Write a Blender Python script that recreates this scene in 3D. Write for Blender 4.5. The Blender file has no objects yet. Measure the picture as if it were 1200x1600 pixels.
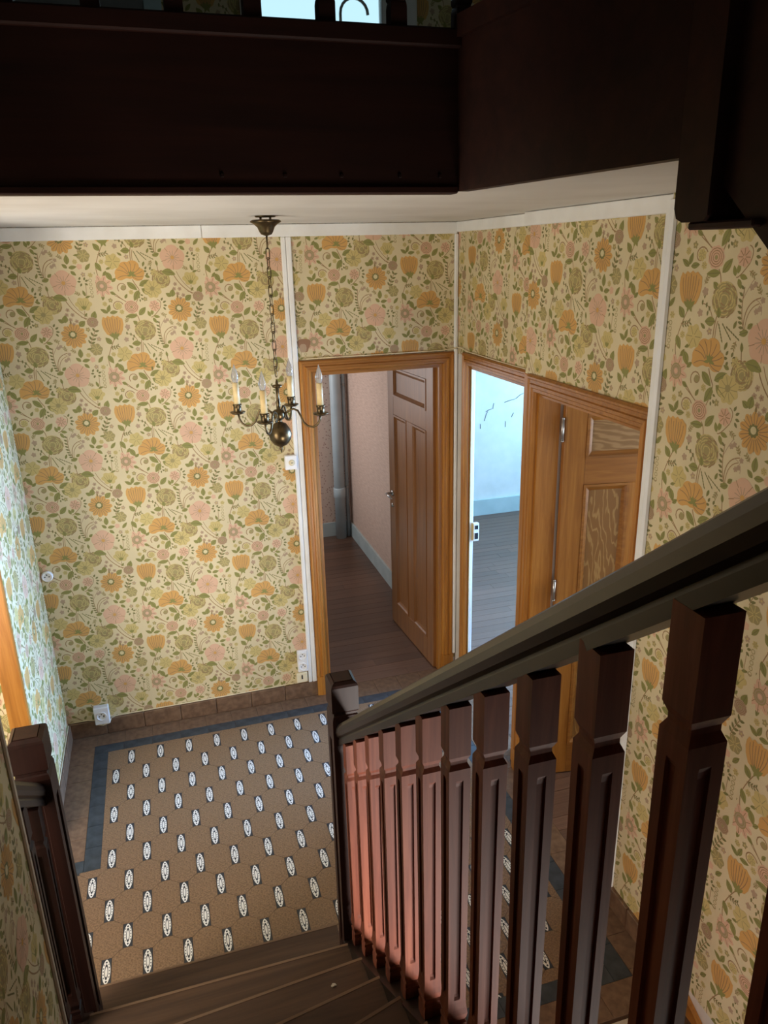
import bpy, bmesh, math, random
from mathutils import Vector, Matrix

random.seed(7)
PI = math.pi
scene = bpy.context.scene

# ------------------------------------------------------------------ camera
F_PX, YAW, PITCH, ROLL, EYE = 1177.9, 0.2876, 0.3308, -0.0247, 2.664
cam_data = bpy.data.cameras.new('camera')
cam = bpy.data.objects.new('camera', cam_data)
scene.collection.objects.link(cam)
cam_data.sensor_fit = 'HORIZONTAL'
cam_data.sensor_width = 36.0
cam_data.lens = 36.0 * F_PX / 1200.0
cam_data.clip_start = 0.02
fwd = Vector((math.sin(YAW) * math.cos(PITCH), math.cos(YAW) * math.cos(PITCH), -math.sin(PITCH)))
rgt = Vector((math.cos(YAW), -math.sin(YAW), 0))
upv = rgt.cross(fwd)
r2 = rgt * math.cos(ROLL) + upv * math.sin(ROLL)
u2 = -rgt * math.sin(ROLL) + upv * math.cos(ROLL)
rot = Matrix((r2, u2, -fwd)).transposed()
cam.matrix_world = Matrix.Translation((0, 0, EYE)) @ rot.to_4x4()
scene.camera = cam

# ------------------------------------------------------------------ world, lights, exposure
scene.view_settings.view_transform = 'Standard'
scene.view_settings.look = 'None'
scene.view_settings.exposure = 0.25
scene.view_settings.gamma = 1.0
scene.view_settings.use_curve_mapping = False
scene.cycles.max_bounces = 8
scene.cycles.diffuse_bounces = 5
scene.cycles.caustics_reflective = False
scene.cycles.caustics_refractive = False
world = bpy.data.worlds.new('daylight_sky')
scene.world = world
world.use_nodes = True
wbg = world.node_tree.nodes['Background']
wbg.inputs[0].default_value = (0.55, 0.86, 1.0, 1)
wbg.inputs[1].default_value = 0.9


def area(name, loc, aim, sx, sy, power, col, spread=180):
    d = bpy.data.lights.new(name, 'AREA')
    d.shape = 'RECTANGLE'
    d.size, d.size_y = sx, sy
    d.energy = power
    d.color = col
    d.spread = math.radians(spread)
    o = bpy.data.objects.new(name, d)
    scene.collection.objects.link(o)
    o.location = loc
    o.rotation_euler = Vector(aim).to_track_quat('-Z', 'Z').to_euler()
    return o


# daylight entering by the windows and glazed doors of the house, plus added fill lights
area('daylight_parlour_window', (4.45, 3.9, 1.5), (-1, 0, -0.05), 1.4, 1.5, 200, (0.28, 0.53, 1.0), 100)
area('fill_parlour_far_wall', (4.45, 6.0, 1.5), (-1, 0, -0.05), 1.0, 1.5, 36, (0.50, 0.86, 1.0))  # added fill to brighten the parlour's far wall and planks
area('daylight_side_door', (1.57, 0.58, -0.02), (-1.11, 0.95, 0.62), 0.5, 0.65, 36, (1.0, 0.95, 0.90), 88)
area('daylight_entrance_door', (-1.2, 1.75, 1.3), (0.6, 1, -0.02), 0.9, 2.0, 78, (1.0, 0.92, 0.80))
area('fill_right_floor', (1.15, 0.02, 0.35), (0.12, 1, -0.12), 0.7, 1.0, 13, (1.0, 0.95, 0.88))  # added fill to brighten the stair wall and floor at the right
area('daylight_corridor_window', (0.12, 6.2, 1.6), (1, -0.15, -0.1), 1.0, 1.3, 20, (0.95, 0.97, 1.0))
area('daylight_closet_window', (3.1, 2.45, 1.5), (-1, 0.1, -0.1), 0.8, 1.3, 20, (0.8, 0.9, 1.0))
area('daylight_landing_window', (0.98, 4.0, 4.3), (0, -1, -0.05), 0.8, 1.3, 3.0, (0.75, 0.92, 1.0))

# ------------------------------------------------------------------ helpers


def lin(c):
    c = c / 255.0
    return c / 12.92 if c <= 0.04045 else ((c + 0.055) / 1.055) ** 2.4


def rgb(r, g, b):
    return (lin(r), lin(g), lin(b), 1.0)


def link(o, parent=None):
    scene.collection.objects.link(o)
    if parent is not None:
        o.parent = parent
    return o


def tag(o, label=None, cat=None, group=None, kind=None):
    if label:
        o['label'] = label
    if cat:
        o['category'] = cat
    if group:
        o['group'] = group
    if kind:
        o['kind'] = kind
    return o


def empty(name, loc=(0, 0, 0), rz=0.0, label=None, cat=None, group=None, kind=None, parent=None):
    o = bpy.data.objects.new(name, None)
    o.empty_display_size = 0.05
    link(o, parent)
    o.location = loc
    o.rotation_euler = (0, 0, rz)
    return tag(o, label, cat, group, kind)


class MB:
    """collects vertices and faces for one mesh object"""

    def __init__(self):
        self.v, self.f, self.m, self.s = [], [], [], []

    def add(self, vs, fs, mi=0, smooth=False):
        b = len(self.v)
        self.v += [tuple(p) for p in vs]
        for f in fs:
            self.f.append([b + i for i in f])
            self.m.append(mi)
            self.s.append(smooth)
        return self

    def box(self, x0, x1, y0, y1, z0, z1, mi=0):
        vs = [(x0, y0, z0), (x1, y0, z0), (x1, y1, z0), (x0, y1, z0), (x0, y0, z1), (x1, y0, z1), (x1, y1, z1), (x0, y1, z1)]
        return self.add(vs, [(3, 2, 1, 0), (4, 5, 6, 7), (0, 1, 5, 4), (1, 2, 6, 5), (2, 3, 7, 6), (3, 0, 4, 7)], mi)

    def cbox(self, x0, x1, y0, y1, z0, z1, c=0.004, mi=0):
        """box with chamfered edges"""
        bm = bmesh.new()
        vs = [bm.verts.new(p) for p in [(x0, y0, z0), (x1, y0, z0), (x1, y1, z0), (x0, y1, z0), (x0, y0, z1), (x1, y0, z1), (x1, y1, z1), (x0, y1, z1)]]
        for f in [(3, 2, 1, 0), (4, 5, 6, 7), (0, 1, 5, 4), (1, 2, 6, 5), (2, 3, 7, 6), (3, 0, 4, 7)]:
            bm.faces.new([vs[i] for i in f])
        bmesh.ops.bevel(bm, geom=bm.edges[:], offset=c, segments=1, affect='EDGES', profile=0.5)
        bm.verts.index_update()
        self.add([v.co[:] for v in bm.verts], [[v.index for v in f.verts] for f in bm.faces], mi)
        bm.free()
        return self

    def prism(self, pts, z0, z1, mi=0):
        n = len(pts)
        a = sum(pts[i][0] * pts[(i + 1) % n][1] - pts[(i + 1) % n][0] * pts[i][1] for i in range(n))
        if a < 0:
            pts = pts[::-1]
        vs = [(p[0], p[1], z0) for p in pts] + [(p[0], p[1], z1) for p in pts]
        fs = [list(range(n))[::-1], list(range(n, 2 * n))] + [(i, (i + 1) % n, n + (i + 1) % n, n + i) for i in range(n)]
        return self.add(vs, fs, mi)

    def extrude(self, pts, axis, a0, a1, mi=0):
        """profile of 2D points swept along x, y or z"""
        n = len(pts)
        def P(p, a):
            return {'x': (a, p[0], p[1]), 'y': (p[0], a, p[1]), 'z': (p[0], p[1], a)}[axis]
        vs = [P(p, a0) for p in pts] + [P(p, a1) for p in pts]
        fs = [list(range(n)), list(range(n, 2 * n))[::-1]] + [(i, n + i, n + (i + 1) % n, (i + 1) % n) for i in range(n)]
        return self.add(vs, fs, mi)

    def sweep(self, prof, path, side, mi=0, smooth=False):
        """profile (a,b): a along side vector, b along local up; path of points"""
        rings = []
        side = Vector(side).normalized()
        P = [Vector(p) for p in path]
        for i, p in enumerate(P):
            t = (P[min(i + 1, len(P) - 1)] - P[max(i - 1, 0)]).normalized()
            up = side.cross(t).normalized()
            rings.append([p + side * a + up * b for a, b in prof])
        n = len(prof)
        vs = [q[:] for r in rings for q in r]
        fs = []
        for k in range(len(P) - 1):
            for i in range(n):
                j = (i + 1) % n
                fs.append((k * n + i, k * n + j, (k + 1) * n + j, (k + 1) * n + i))
        self.add(vs, fs, mi, smooth)
        self.add(vs[:n], [list(range(n))[::-1]], mi)
        self.add(vs[-n:], [list(range(n))], mi)
        return self

    def tube(self, path, r, seg=8, mi=0, smooth=True):
        P = [Vector(p) for p in path]
        rr = r if isinstance(r, (list, tuple)) else [r] * len(P)
        t0 = (P[1] - P[0]).normalized()
        ref = Vector((0, 0, 1)) if abs(t0.z) < 0.9 else Vector((1, 0, 0))
        nrm = t0.cross(ref).normalized()
        vs = []
        for i, p in enumerate(P):
            t = (P[min(i + 1, len(P) - 1)] - P[max(i - 1, 0)]).normalized()
            nrm = (nrm - t * nrm.dot(t)).normalized()
            bi = t.cross(nrm)
            for k in range(seg):
                a = 2 * PI * k / seg
                vs.append((p + (nrm * math.cos(a) + bi * math.sin(a)) * rr[i])[:])
        fs = []
        for i in range(len(P) - 1):
            for k in range(seg):
                j = (k + 1) % seg
                fs.append((i * seg + k, i * seg + j, (i + 1) * seg + j, (i + 1) * seg + k))
        fs.append(list(range(seg))[::-1])
        fs.append([(len(P) - 1) * seg + k for k in range(seg)])
        return self.add(vs, fs, mi, smooth)

    def lathe(self, prof, seg=20, c=(0, 0, 0), mi=0, smooth=True):
        vs = []
        for r, z in prof:
            for k in range(seg):
                a = 2 * PI * k / seg
                vs.append((c[0] + r * math.cos(a), c[1] + r * math.sin(a), c[2] + z))
        fs = []
        for i in range(len(prof) - 1):
            for k in range(seg):
                j = (k + 1) % seg
                fs.append((i * seg + k, i * seg + j, (i + 1) * seg + j, (i + 1) * seg + k))
        fs.append(list(range(seg))[::-1])
        fs.append([(len(prof) - 1) * seg + k for k in range(seg)])
        return self.add(vs, fs, mi, smooth)

    def mesh(self, name, mats):
        me = bpy.data.meshes.new(name)
        me.from_pydata(self.v, [], self.f)
        me.polygons.foreach_set('material_index', self.m)
        me.polygons.foreach_set('use_smooth', self.s)
        for m in (mats if isinstance(mats, (list, tuple)) else [mats]):
            me.materials.append(m)
        me.update()
        return me

    def build(self, name, mats, parent=None, loc=None, rz=None, fix=True):
        me = self.mesh(name, mats)
        if fix and len(self.f) < 3000:
            bm = bmesh.new()
            bm.from_mesh(me)
            bmesh.ops.recalc_face_normals(bm, faces=bm.faces[:])
            bm.to_mesh(me)
            bm.free()
        o = bpy.data.objects.new(name, me)
        link(o, parent)
        if loc is not None:
            o.location = loc
        if rz is not None:
            o.rotation_euler = (0, 0, rz)
        return o


def inst(name, me, parent=None, loc=(0, 0, 0), rz=0.0, sc=None):
    o = bpy.data.objects.new(name, me)
    link(o, parent)
    o.location = loc
    o.rotation_euler = (0, 0, rz)
    if sc:
        o.scale = sc
    return o


# ------------------------------------------------------------------ materials
def base_mat(name, col=(0.5, 0.5, 0.5, 1), rough=0.5, metal=0.0, spec=0.5):
    m = bpy.data.materials.new(name)
    m.use_nodes = True
    p = m.node_tree.nodes['Principled BSDF']
    p.inputs['Base Color'].default_value = col
    p.inputs['Roughness'].default_value = rough
    p.inputs['Metallic'].default_value = metal
    p.inputs['Specular IOR Level'].default_value = spec
    return m, m.node_tree, p


def ramp(nt, fac, stops):
    r = nt.nodes.new('ShaderNodeValToRGB')
    els = r.color_ramp.elements
    while len(els) < len(stops):
        els.new(0.5)
    for e, (pos, c) in zip(els, stops):
        e.position = pos
        e.color = c
    nt.links.new(fac, r.inputs[0])
    return r


def noise_mat(name, c1, c2, scale=8.0, rough=0.6, stretch=(1, 1, 1), detail=4, bump=0.0, spec=0.5, mid=(0.35, 0.65)):
    m, nt, p = base_mat(name, c1, rough, 0, spec)
    tc = nt.nodes.new('ShaderNodeTexCoord')
    mp = nt.nodes.new('ShaderNodeMapping')
    mp.inputs['Scale'].default_value = stretch
    nz = nt.nodes.new('ShaderNodeTexNoise')
    nz.inputs['Scale'].default_value = scale
    nz.inputs['Detail'].default_value = detail
    nt.links.new(tc.outputs['Object'], mp.inputs[0])
    nt.links.new(mp.outputs[0], nz.inputs[0])
    r = ramp(nt, nz.outputs['Fac'], [(mid[0], c1), (mid[1], c2)])
    nt.links.new(r.outputs[0], p.inputs['Base Color'])
    if bump:
        b = nt.nodes.new('ShaderNodeBump')
        b.inputs['Strength'].default_value = bump
        b.inputs['Distance'].default_value = 0.002
        nt.links.new(nz.outputs['Fac'], b.inputs['Height'])
        nt.links.new(b.outputs[0], p.inputs['Normal'])
    return m


def wood_mat(name, c1, c2, c3, axis='z', grain=38.0, rough=0.4, spec=0.5, vary=0.25, bump=0.15, coat=0.0, swirl=0.0):
    """wood: stretched noise along the grain, each piece a little different"""
    m, nt, p = base_mat(name, c1, rough, 0, spec)
    tc = nt.nodes.new('ShaderNodeTexCoord')
    oi = nt.nodes.new('ShaderNodeObjectInfo')
    add = nt.nodes.new('ShaderNodeVectorMath')
    add.operation = 'ADD'
    mul = nt.nodes.new('ShaderNodeMath')
    mul.operation = 'MULTIPLY'
    mul.inputs[1].default_value = 37.0
    nt.links.new(oi.outputs['Random'], mul.inputs[0])
    nt.links.new(tc.outputs['Object'], add.inputs[0])
    nt.links.new(mul.outputs[0], add.inputs[1])
    mp = nt.nodes.new('ShaderNodeMapping')
    s = {'x': (0.06, 1, 1), 'y': (1, 0.06, 1), 'z': (1, 1, 0.06)}[axis]
    if swirl:
        s = tuple(max(q, swirl) for q in s)
    mp.inputs['Scale'].default_value = s
    nt.links.new(add.outputs[0], mp.inputs[0])
    nz = nt.nodes.new('ShaderNodeTexNoise')
    nz.inputs['Scale'].default_value = grain
    nz.inputs['Detail'].default_value = 5
    nz.inputs['Roughness'].default_value = 0.62
    nz.inputs['Distortion'].default_value = 0.6 if not swirl else 2.2
    nt.links.new(mp.outputs[0], nz.inputs[0])
    r = ramp(nt, nz.outputs['Fac'], [(0.25, c1), (0.5, c2), (0.78, c3)])
    hsv = nt.nodes.new('ShaderNodeHueSaturation')
    mr = nt.nodes.new('ShaderNodeMapRange')
    mr.inputs['To Min'].default_value = 1 - vary
    mr.inputs['To Max'].default_value = 1 + vary
    nt.links.new(oi.outputs['Random'], mr.inputs['Value'])
    nt.links.new(mr.outputs[0], hsv.inputs['Value'])
    nt.links.new(r.outputs[0], hsv.inputs['Color'])
    nt.links.new(hsv.outputs[0], p.inputs['Base Color'])
    if bump:
        b = nt.nodes.new('ShaderNodeBump')
        b.inputs['Strength'].default_value = bump
        b.inputs['Distance'].default_value = 0.001
        nt.links.new(nz.outputs['Fac'], b.inputs['Height'])
        nt.links.new(b.outputs[0], p.inputs['Normal'])
    if coat:
        p.inputs['Coat Weight'].default_value = coat
        p.inputs['Coat Roughness'].default_value = 0.2
    return m


def figured_mat(name, c1, c2, c3, stretch, scale, dist, stops):
    """oak showing its figure: distorted growth bands"""
    m, nt, p = base_mat(name, c1, 0.36, 0, 0.5)
    tc = nt.nodes.new('ShaderNodeTexCoord')
    mp = nt.nodes.new('ShaderNodeMapping')
    mp.inputs['Scale'].default_value = stretch
    wv = nt.nodes.new('ShaderNodeTexWave')
    wv.bands_direction = 'DIAGONAL'
    wv.inputs['Scale'].default_value = scale
    wv.inputs['Distortion'].default_value = dist
    wv.inputs['Detail'].default_value = 2.5
    wv.inputs['Detail Scale'].default_value = 1.1
    nt.links.new(tc.outputs['Object'], mp.inputs[0])
    nt.links.new(mp.outputs[0], wv.inputs[0])
    r = ramp(nt, wv.outputs['Fac'], [(stops[0], c1), (stops[1], c2), (stops[2], c3)])
    nt.links.new(r.outputs[0], p.inputs['Base Color'])
    return m


M = {}
M['plaster'] = noise_mat('plaster', rgb(205, 198, 188), rgb(216, 210, 202), 3, 0.9)
M['ceiling'] = noise_mat('ceiling_paint', rgb(204, 199, 192), rgb(216, 212, 206), 2.5, 0.85)
M['white'] = noise_mat('white_paint', rgb(226, 224, 218), rgb(238, 237, 233), 5, 0.5)
M['mahogany'] = wood_mat('mahogany', rgb(86, 42, 29), rgb(118, 62, 44), rgb(148, 88, 65), 'z', 30, 0.5, 0.2, 0.15)
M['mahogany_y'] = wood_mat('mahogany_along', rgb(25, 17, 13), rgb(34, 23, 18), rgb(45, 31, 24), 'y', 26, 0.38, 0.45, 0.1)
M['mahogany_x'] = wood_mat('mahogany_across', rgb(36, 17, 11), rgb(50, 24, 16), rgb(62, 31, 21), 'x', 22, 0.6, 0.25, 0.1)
M['blackwood'] = wood_mat('dark_newel_wood', rgb(30, 15, 11), rgb(42, 22, 17), rgb(56, 31, 24), 'z', 26, 0.42, 0.25, 0.1)
M['oak'] = wood_mat('varnished_oak', rgb(140, 88, 30), rgb(166, 108, 42), rgb(188, 132, 60), 'z', 44, 0.36, 0.45, 0.08)
M['oak_x'] = wood_mat('varnished_oak_across', rgb(128, 80, 30), rgb(152, 98, 40), rgb(174, 120, 56), 'x', 44, 0.36, 0.45, 0.08)
M['oak_y'] = wood_mat('varnished_oak_along', rgb(128, 80, 30), rgb(152, 98, 40), rgb(174, 120, 56), 'y', 44, 0.36, 0.45, 0.08)
M['oak_fig'] = figured_mat('figured_oak_panel', rgb(140, 98, 50), rgb(148, 106, 56), rgb(172, 134, 80), (7.0, 7.0, 1.6), 2.8, 14.0, (0.6, 0.8, 0.94))
M['oak_figx'] = figured_mat('figured_oak_cross_panel', rgb(142, 106, 64), rgb(154, 118, 74), rgb(170, 134, 90), (1.2, 1.2, 6.0), 3.6, 11.0, (0.15, 0.5, 0.85))
M['brown_door'] = wood_mat('brown_door_wood', rgb(108, 68, 32), rgb(128, 82, 40), rgb(146, 98, 52), 'z', 34, 0.36, 0.5, 0.06)
M['plank'] = wood_mat('floor_plank', rgb(74, 54, 44), rgb(100, 74, 60), rgb(126, 96, 78), 'x', 30, 0.30, 0.6, 0.2)
M['tread'] = wood_mat('tread_wood', rgb(60, 43, 31), rgb(80, 58, 42), rgb(100, 74, 54), 'x', 26, 0.55, 0.35, 0.12)
M['edge_light'] = wood_mat('nosing_highlight_wood', rgb(104, 80, 60), rgb(122, 96, 74), rgb(140, 114, 90), 'x', 26, 0.5, 0.35, 0.08)  # paler wood tone standing in for light on the nosings
M['tile'] = noise_mat('brown_clay_tile', rgb(102, 79, 57), rgb(140, 110, 82), 140, 0.40, (1, 1, 1), 3, 0.0, 0.45)
M['tile_plain'] = noise_mat('plain_clay_tile', rgb(98, 74, 56), rgb(122, 95, 73), 30, 0.42, (1, 1, 1), 4, 0.0, 0.4)
M['tile_dark'] = noise_mat('slate_blue_tile', rgb(44, 49, 53), rgb(62, 68, 72), 20, 0.42, (1, 1, 1), 4, 0.0, 0.4)
M['grout'] = noise_mat('grout', rgb(74, 60, 48), rgb(90, 74, 60), 20, 0.9)
M['brass'] = noise_mat('aged_brass', rgb(74, 62, 44), rgb(112, 94, 64), 30, 0.34)
M['brass'].node_tree.nodes['Principled BSDF'].inputs['Metallic'].default_value = 0.9
M['candle'] = noise_mat('ivory_candle_sleeve', rgb(214, 186, 128), rgb(232, 208, 158), 20, 0.5)
M['steel'] = base_mat('steel', rgb(190, 190, 188), 0.3, 0.9)[0]
M['plastic'] = noise_mat('white_plastic', rgb(226, 224, 220), rgb(236, 234, 231), 4, 0.35)
M['cream_plastic'] = noise_mat('cream_plastic', rgb(222, 206, 166), rgb(232, 218, 184), 4, 0.4)
M['hole'] = base_mat('dark_hole', rgb(22, 20, 20), 0.8)[0]
M['grey_bead'] = noise_mat('grey_corner_bead', rgb(184, 170, 150), rgb(200, 186, 166), 12, 0.6)
M['pipe'] = noise_mat('grey_painted_pipe', rgb(172, 184, 190), rgb(186, 198, 204), 5, 0.4)
M['blue_wall'] = noise_mat('pale_blue_wall', rgb(216, 226, 228), rgb(226, 234, 236), 6, 0.75, bump=0.2)
M['base_paint'] = noise_mat('pale_blue_baseboard', rgb(176, 202, 206), rgb(188, 212, 216), 6, 0.5)
M['base_grey'] = noise_mat('grey_baseboard', rgb(176, 190, 192), rgb(190, 202, 204), 6, 0.5)
M['crumb'] = noise_mat('plaster_crumb', rgb(196, 184, 160), rgb(220, 210, 190), 60, 0.9)
M['grey_wall'] = noise_mat('grey_upper_wall', rgb(120, 122, 122), rgb(136, 138, 138), 5, 0.8)

# glass bulb and window panes
g, nt, p = base_mat('bulb_glass', rgb(235, 240, 245), 0.08)
p.inputs['Transmission Weight'].default_value = 0.75
p.inputs['IOR'].default_value = 1.3
M['glass'] = g
g, nt, p = base_mat('window_glass', (1, 1, 1, 1), 0.03)
p.inputs['Transmission Weight'].default_value = 1.0
p.inputs['IOR'].default_value = 1.02
M['pane'] = g

# pink papers of the corridor
def dotted(name, c_bg, c_dot, sx, soft=0.12):
    m, nt, p = base_mat(name, c_bg, 0.8)
    tc = nt.nodes.new('ShaderNodeTexCoord')
    v = nt.nodes.new('ShaderNodeTexVoronoi')
    v.inputs['Scale'].default_value = sx
    nt.links.new(tc.outputs['Object'], v.inputs[0])
    r = ramp(nt, v.outputs['Distance'], [(0.18, c_dot), (0.18 + soft, c_bg)])
    nt.links.new(r.outputs[0], p.inputs['Base Color'])
    return m


M['pink_dots'] = dotted('pink_sprigged_paper', rgb(214, 188, 172), rgb(160, 118, 106), 40)
M['pink_weave'] = noise_mat('pink_woven_paper', rgb(196, 166, 150), rgb(214, 186, 170), 40, 0.8, (1, 0.3, 3))

# insert tile: white pointed oval with a dotted rim and an inner ring, printed on dark clay
IW, IH = 0.0385, 0.122


def insert_mat():
    m, nt, p = base_mat('oval_insert_print', rgb(52, 54, 58), 0.4, 0, 0.4)
    N, L = nt.nodes, nt.links

    def math_(op, a, b=None, clamp=False):
        n = N.new('ShaderNodeMath')
        n.operation = op
        n.use_clamp = clamp
        for i, q in enumerate((a, b)):
            if q is None:
                continue
            if isinstance(q, (int, float)):
                n.inputs[i].default_value = q
            else:
                L.new(q, n.inputs[i])
        return n.outputs[0]
    tc = N.new('ShaderNodeTexCoord')
    sep = N.new('ShaderNodeSeparateXYZ')
    L.new(tc.outputs['Object'], sep.inputs[0])
    x = math_('DIVIDE', sep.outputs[0], IW / 2)
    y = math_('DIVIDE', sep.outputs[1], IH / 2)
    ax = math_('ABSOLUTE', x)
    ay = math_('ABSOLUTE', y)
    yy = math_('DIVIDE', ay, 0.95)
    w = math_('MULTIPLY', math_('POWER', math_('MAXIMUM', math_('SUBTRACT', 1.0, math_('POWER', yy, 2.0)), 0.0), 0.66), 0.82)
    oval = math_('LESS_THAN', ax, w)
    e = math_('ADD', math_('POWER', math_('DIVIDE', x, 0.37), 2.0), math_('POWER', math_('DIVIDE', y, 0.60), 2.0))
    ring = math_('MULTIPLY', math_('LESS_THAN', e, 1.0), math_('GREATER_THAN', e, 0.42))
    # dots round the rim
    q = math_('DIVIDE', ax, math_('MAXIMUM', w, 0.001))
    rim = math_('MULTIPLY', math_('GREATER_THAN', q, 0.62), math_('LESS_THAN', q, 0.86))
    st = math_('GREATER_THAN', math_('SINE', math_('MULTIPLY', y, 26.0)), 0.15)
    dots = math_('MULTIPLY', math_('MULTIPLY', rim, st), math_('LESS_THAN', ay, 0.62))
    d2 = math_('ADD', math_('POWER', math_('DIVIDE', x, 0.2), 2.0), math_('POWER', math_('DIVIDE', math_('SUBTRACT', ay, 0.73), 0.075), 2.0))
    big = math_('LESS_THAN', d2, 1.0)
    dark = math_('ADD', math_('ADD', ring, dots), big, True)
    fac = math_('MULTIPLY', oval, math_('SUBTRACT', 1.0, dark))
    mix = N.new('ShaderNodeMix')
    mix.data_type = 'RGBA'
    mix.inputs[6].default_value = rgb(50, 52, 56)
    mix.inputs[7].default_value = rgb(226, 222, 212)
    L.new(fac, mix.inputs[0])
    L.new(mix.outputs[2], p.inputs['Base Color'])
    return m


M['insert'] = insert_mat()

# wallpaper inks
INK = [rgb(212, 196, 157), rgb(204, 157, 90), rgb(212, 172, 142), rgb(160, 146, 98), rgb(140, 136, 76), rgb(198, 178, 116), rgb(154, 124, 86), rgb(124, 119, 72), rgb(208, 194, 150), rgb(176, 150, 122), rgb(150, 112, 84)]
INKN = ['paper_ground', 'ink_orange', 'ink_pink', 'ink_olive', 'ink_leaf_green', 'ink_pale_yellow', 'ink_brown_line', 'ink_dark_green', 'ink_cream', 'ink_mauve', 'ink_stain']
PAPER = []
for nme, c in zip(INKN, INK):
    c2 = tuple(min(1, q * 1.07) for q in c[:3]) + (1,)
    c1 = tuple(q * 0.92 for q in c[:3]) + (1,)
    PAPER.append(noise_mat(nme, c1, c2, 2.2, 0.72, (1, 1, 1), 5, 0, 0.35))
GROUND, ORANGE, PINK, OLIVE, LEAF, YELLOW, BROWN, DGREEN, CREAM, MAUVE, STAIN = range(11)

# ------------------------------------------------------------------ wallpaper print: one repeat as flat shapes
SW, SH, PXM = 0.53, 0.4515, 0.53 / 680.0
UNIT = []          # (layer, ink, [(u, v)...]) relative to the tulip head


def shape(layer, ink, pts):
    UNIT.append((layer, ink, [((x - 195) * PXM, -(y + 0.0275 * (x - 195) - 455) * PXM * 1.007) for x, y in pts]))


def blob(x, y, r, n, dep, ink, layer, rot=0.0, sq=1.0, pts=40):
    P = []
    for k in range(pts):
        a = 2 * PI * k / pts
        rr = r * (1 - dep * (0.5 + 0.5 * math.cos((a - rot) * n)) ** 1.6)
        P.append((x + rr * math.cos(a), y + rr * sq * math.sin(a)))
    shape(layer, ink, P)


def disc(x, y, r, ink, layer, n=12, sq=1.0):
    shape(layer, ink, [(x + r * math.cos(2 * PI * k / n), y + r * sq * math.sin(2 * PI * k / n)) for k in range(n)])


def union(x, y, polys, ink, layer, n=56):
    """outline of overlapping petals seen from (x, y) as one shape"""
    out = []
    for k in range(n):
        a = 2 * PI * k / n
        dx, dy = math.cos(a), math.sin(a)
        best = 1.0
        for P in polys:
            m = len(P)
            for i in range(m):
                (x0, y0), (x1, y1) = P[i], P[(i + 1) % m]
                ex, ey = x1 - x0, y1 - y0
                den = dx * ey - dy * ex
                if abs(den) < 1e-9:
                    continue
                t = ((x0 - x) * ey - (y0 - y) * ex) / den
                u = ((x0 - x) * dy - (y0 - y) * dx) / den
                if t > best and 0 <= u <= 1:
                    best = t
        out.append((x + dx * best, y + dy * best))
    shape(layer, ink, out)


def oval(x, y, rx, ry, ang=0.0, n=16):
    ca, sa = math.cos(ang), math.sin(ang)
    return [(x + rx * math.cos(2 * PI * k / n) * ca - ry * math.sin(2 * PI * k / n) * sa, y + rx * math.cos(2 * PI * k / n) * sa + ry * math.sin(2 * PI * k / n) * ca) for k in range(n)]


def stroke(pts, w, ink=BROWN, layer=1, taper=False):
    """ribbon along a polyline"""
    L_, R_ = [], []
    n = len(pts)
    for i, (x, y) in enumerate(pts):
        x0, y0 = pts[max(0, i - 1)]
        x1, y1 = pts[min(n - 1, i + 1)]
        d = math.hypot(x1 - x0, y1 - y0) or 1
        nx, ny = -(y1 - y0) / d, (x1 - x0) / d
        ww = w * 0.66 * (1 - 0.6 * i / (n - 1) if taper else 1)
        L_.append((x + nx * ww, y + ny * ww))
        R_.append((x - nx * ww, y - ny * ww))
    for i in range(n - 1):
        shape(layer, ink, [L_[i], L_[i + 1], R_[i + 1], R_[i]])


def curve(p0, p1, p2, n=7):
    return [((1 - t) ** 2 * p0[0] + 2 * t * (1 - t) * p1[0] + t * t * p2[0], (1 - t) ** 2 * p0[1] + 2 * t * (1 - t) * p1[1] + t * t * p2[1]) for t in [i / (n - 1) for i in range(n)]]


def leaf(x, y, ln, wd, ang, ink=LEAF, layer=3, rib=True):
    """pointed leaf, (x,y) its middle, ang the way its tip points (degrees, y down)"""
    a = math.radians(ang)
    ca, sa = math.cos(a), math.sin(a)
    P = []
    for t in (-1, -0.7, -0.35, 0, 0.35, 0.7, 1):
        P.append((t * ln / 2, wd / 2 * math.cos(t * PI / 2) ** 0.8 * (1 - 0.25 * t)))
    pts = P + [(px, -py) for px, py in P[::-1][1:-1]]
    shape(layer, ink, [(x + px * ca - py * sa, y + px * sa + py * ca) for px, py in pts])
    if rib:
        stroke([(x - ca * ln * 0.45, y - sa * ln * 0.45), (x + ca * ln * 0.36, y + sa * ln * 0.36)], 2.6, DGREEN, layer + 1)


def rays(x, y, r0, r1, n, w, ink, layer, rot=0, sq=1.0):
    for k in range(n):
        a = rot + 2 * PI * k / n
        stroke([(x + r0 * math.cos(a), y + r0 * sq * math.sin(a)), (x + r1 * math.cos(a), y + r1 * sq * math.sin(a))], w, ink, layer)


def ring(x, y, r, w, ink, layer, n=14, sq=1.0):
    stroke([(x + r * math.cos(2 * PI * k / n), y + r * sq * math.sin(2 * PI * k / n)) for k in range(n + 1)], w, ink, layer)


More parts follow.
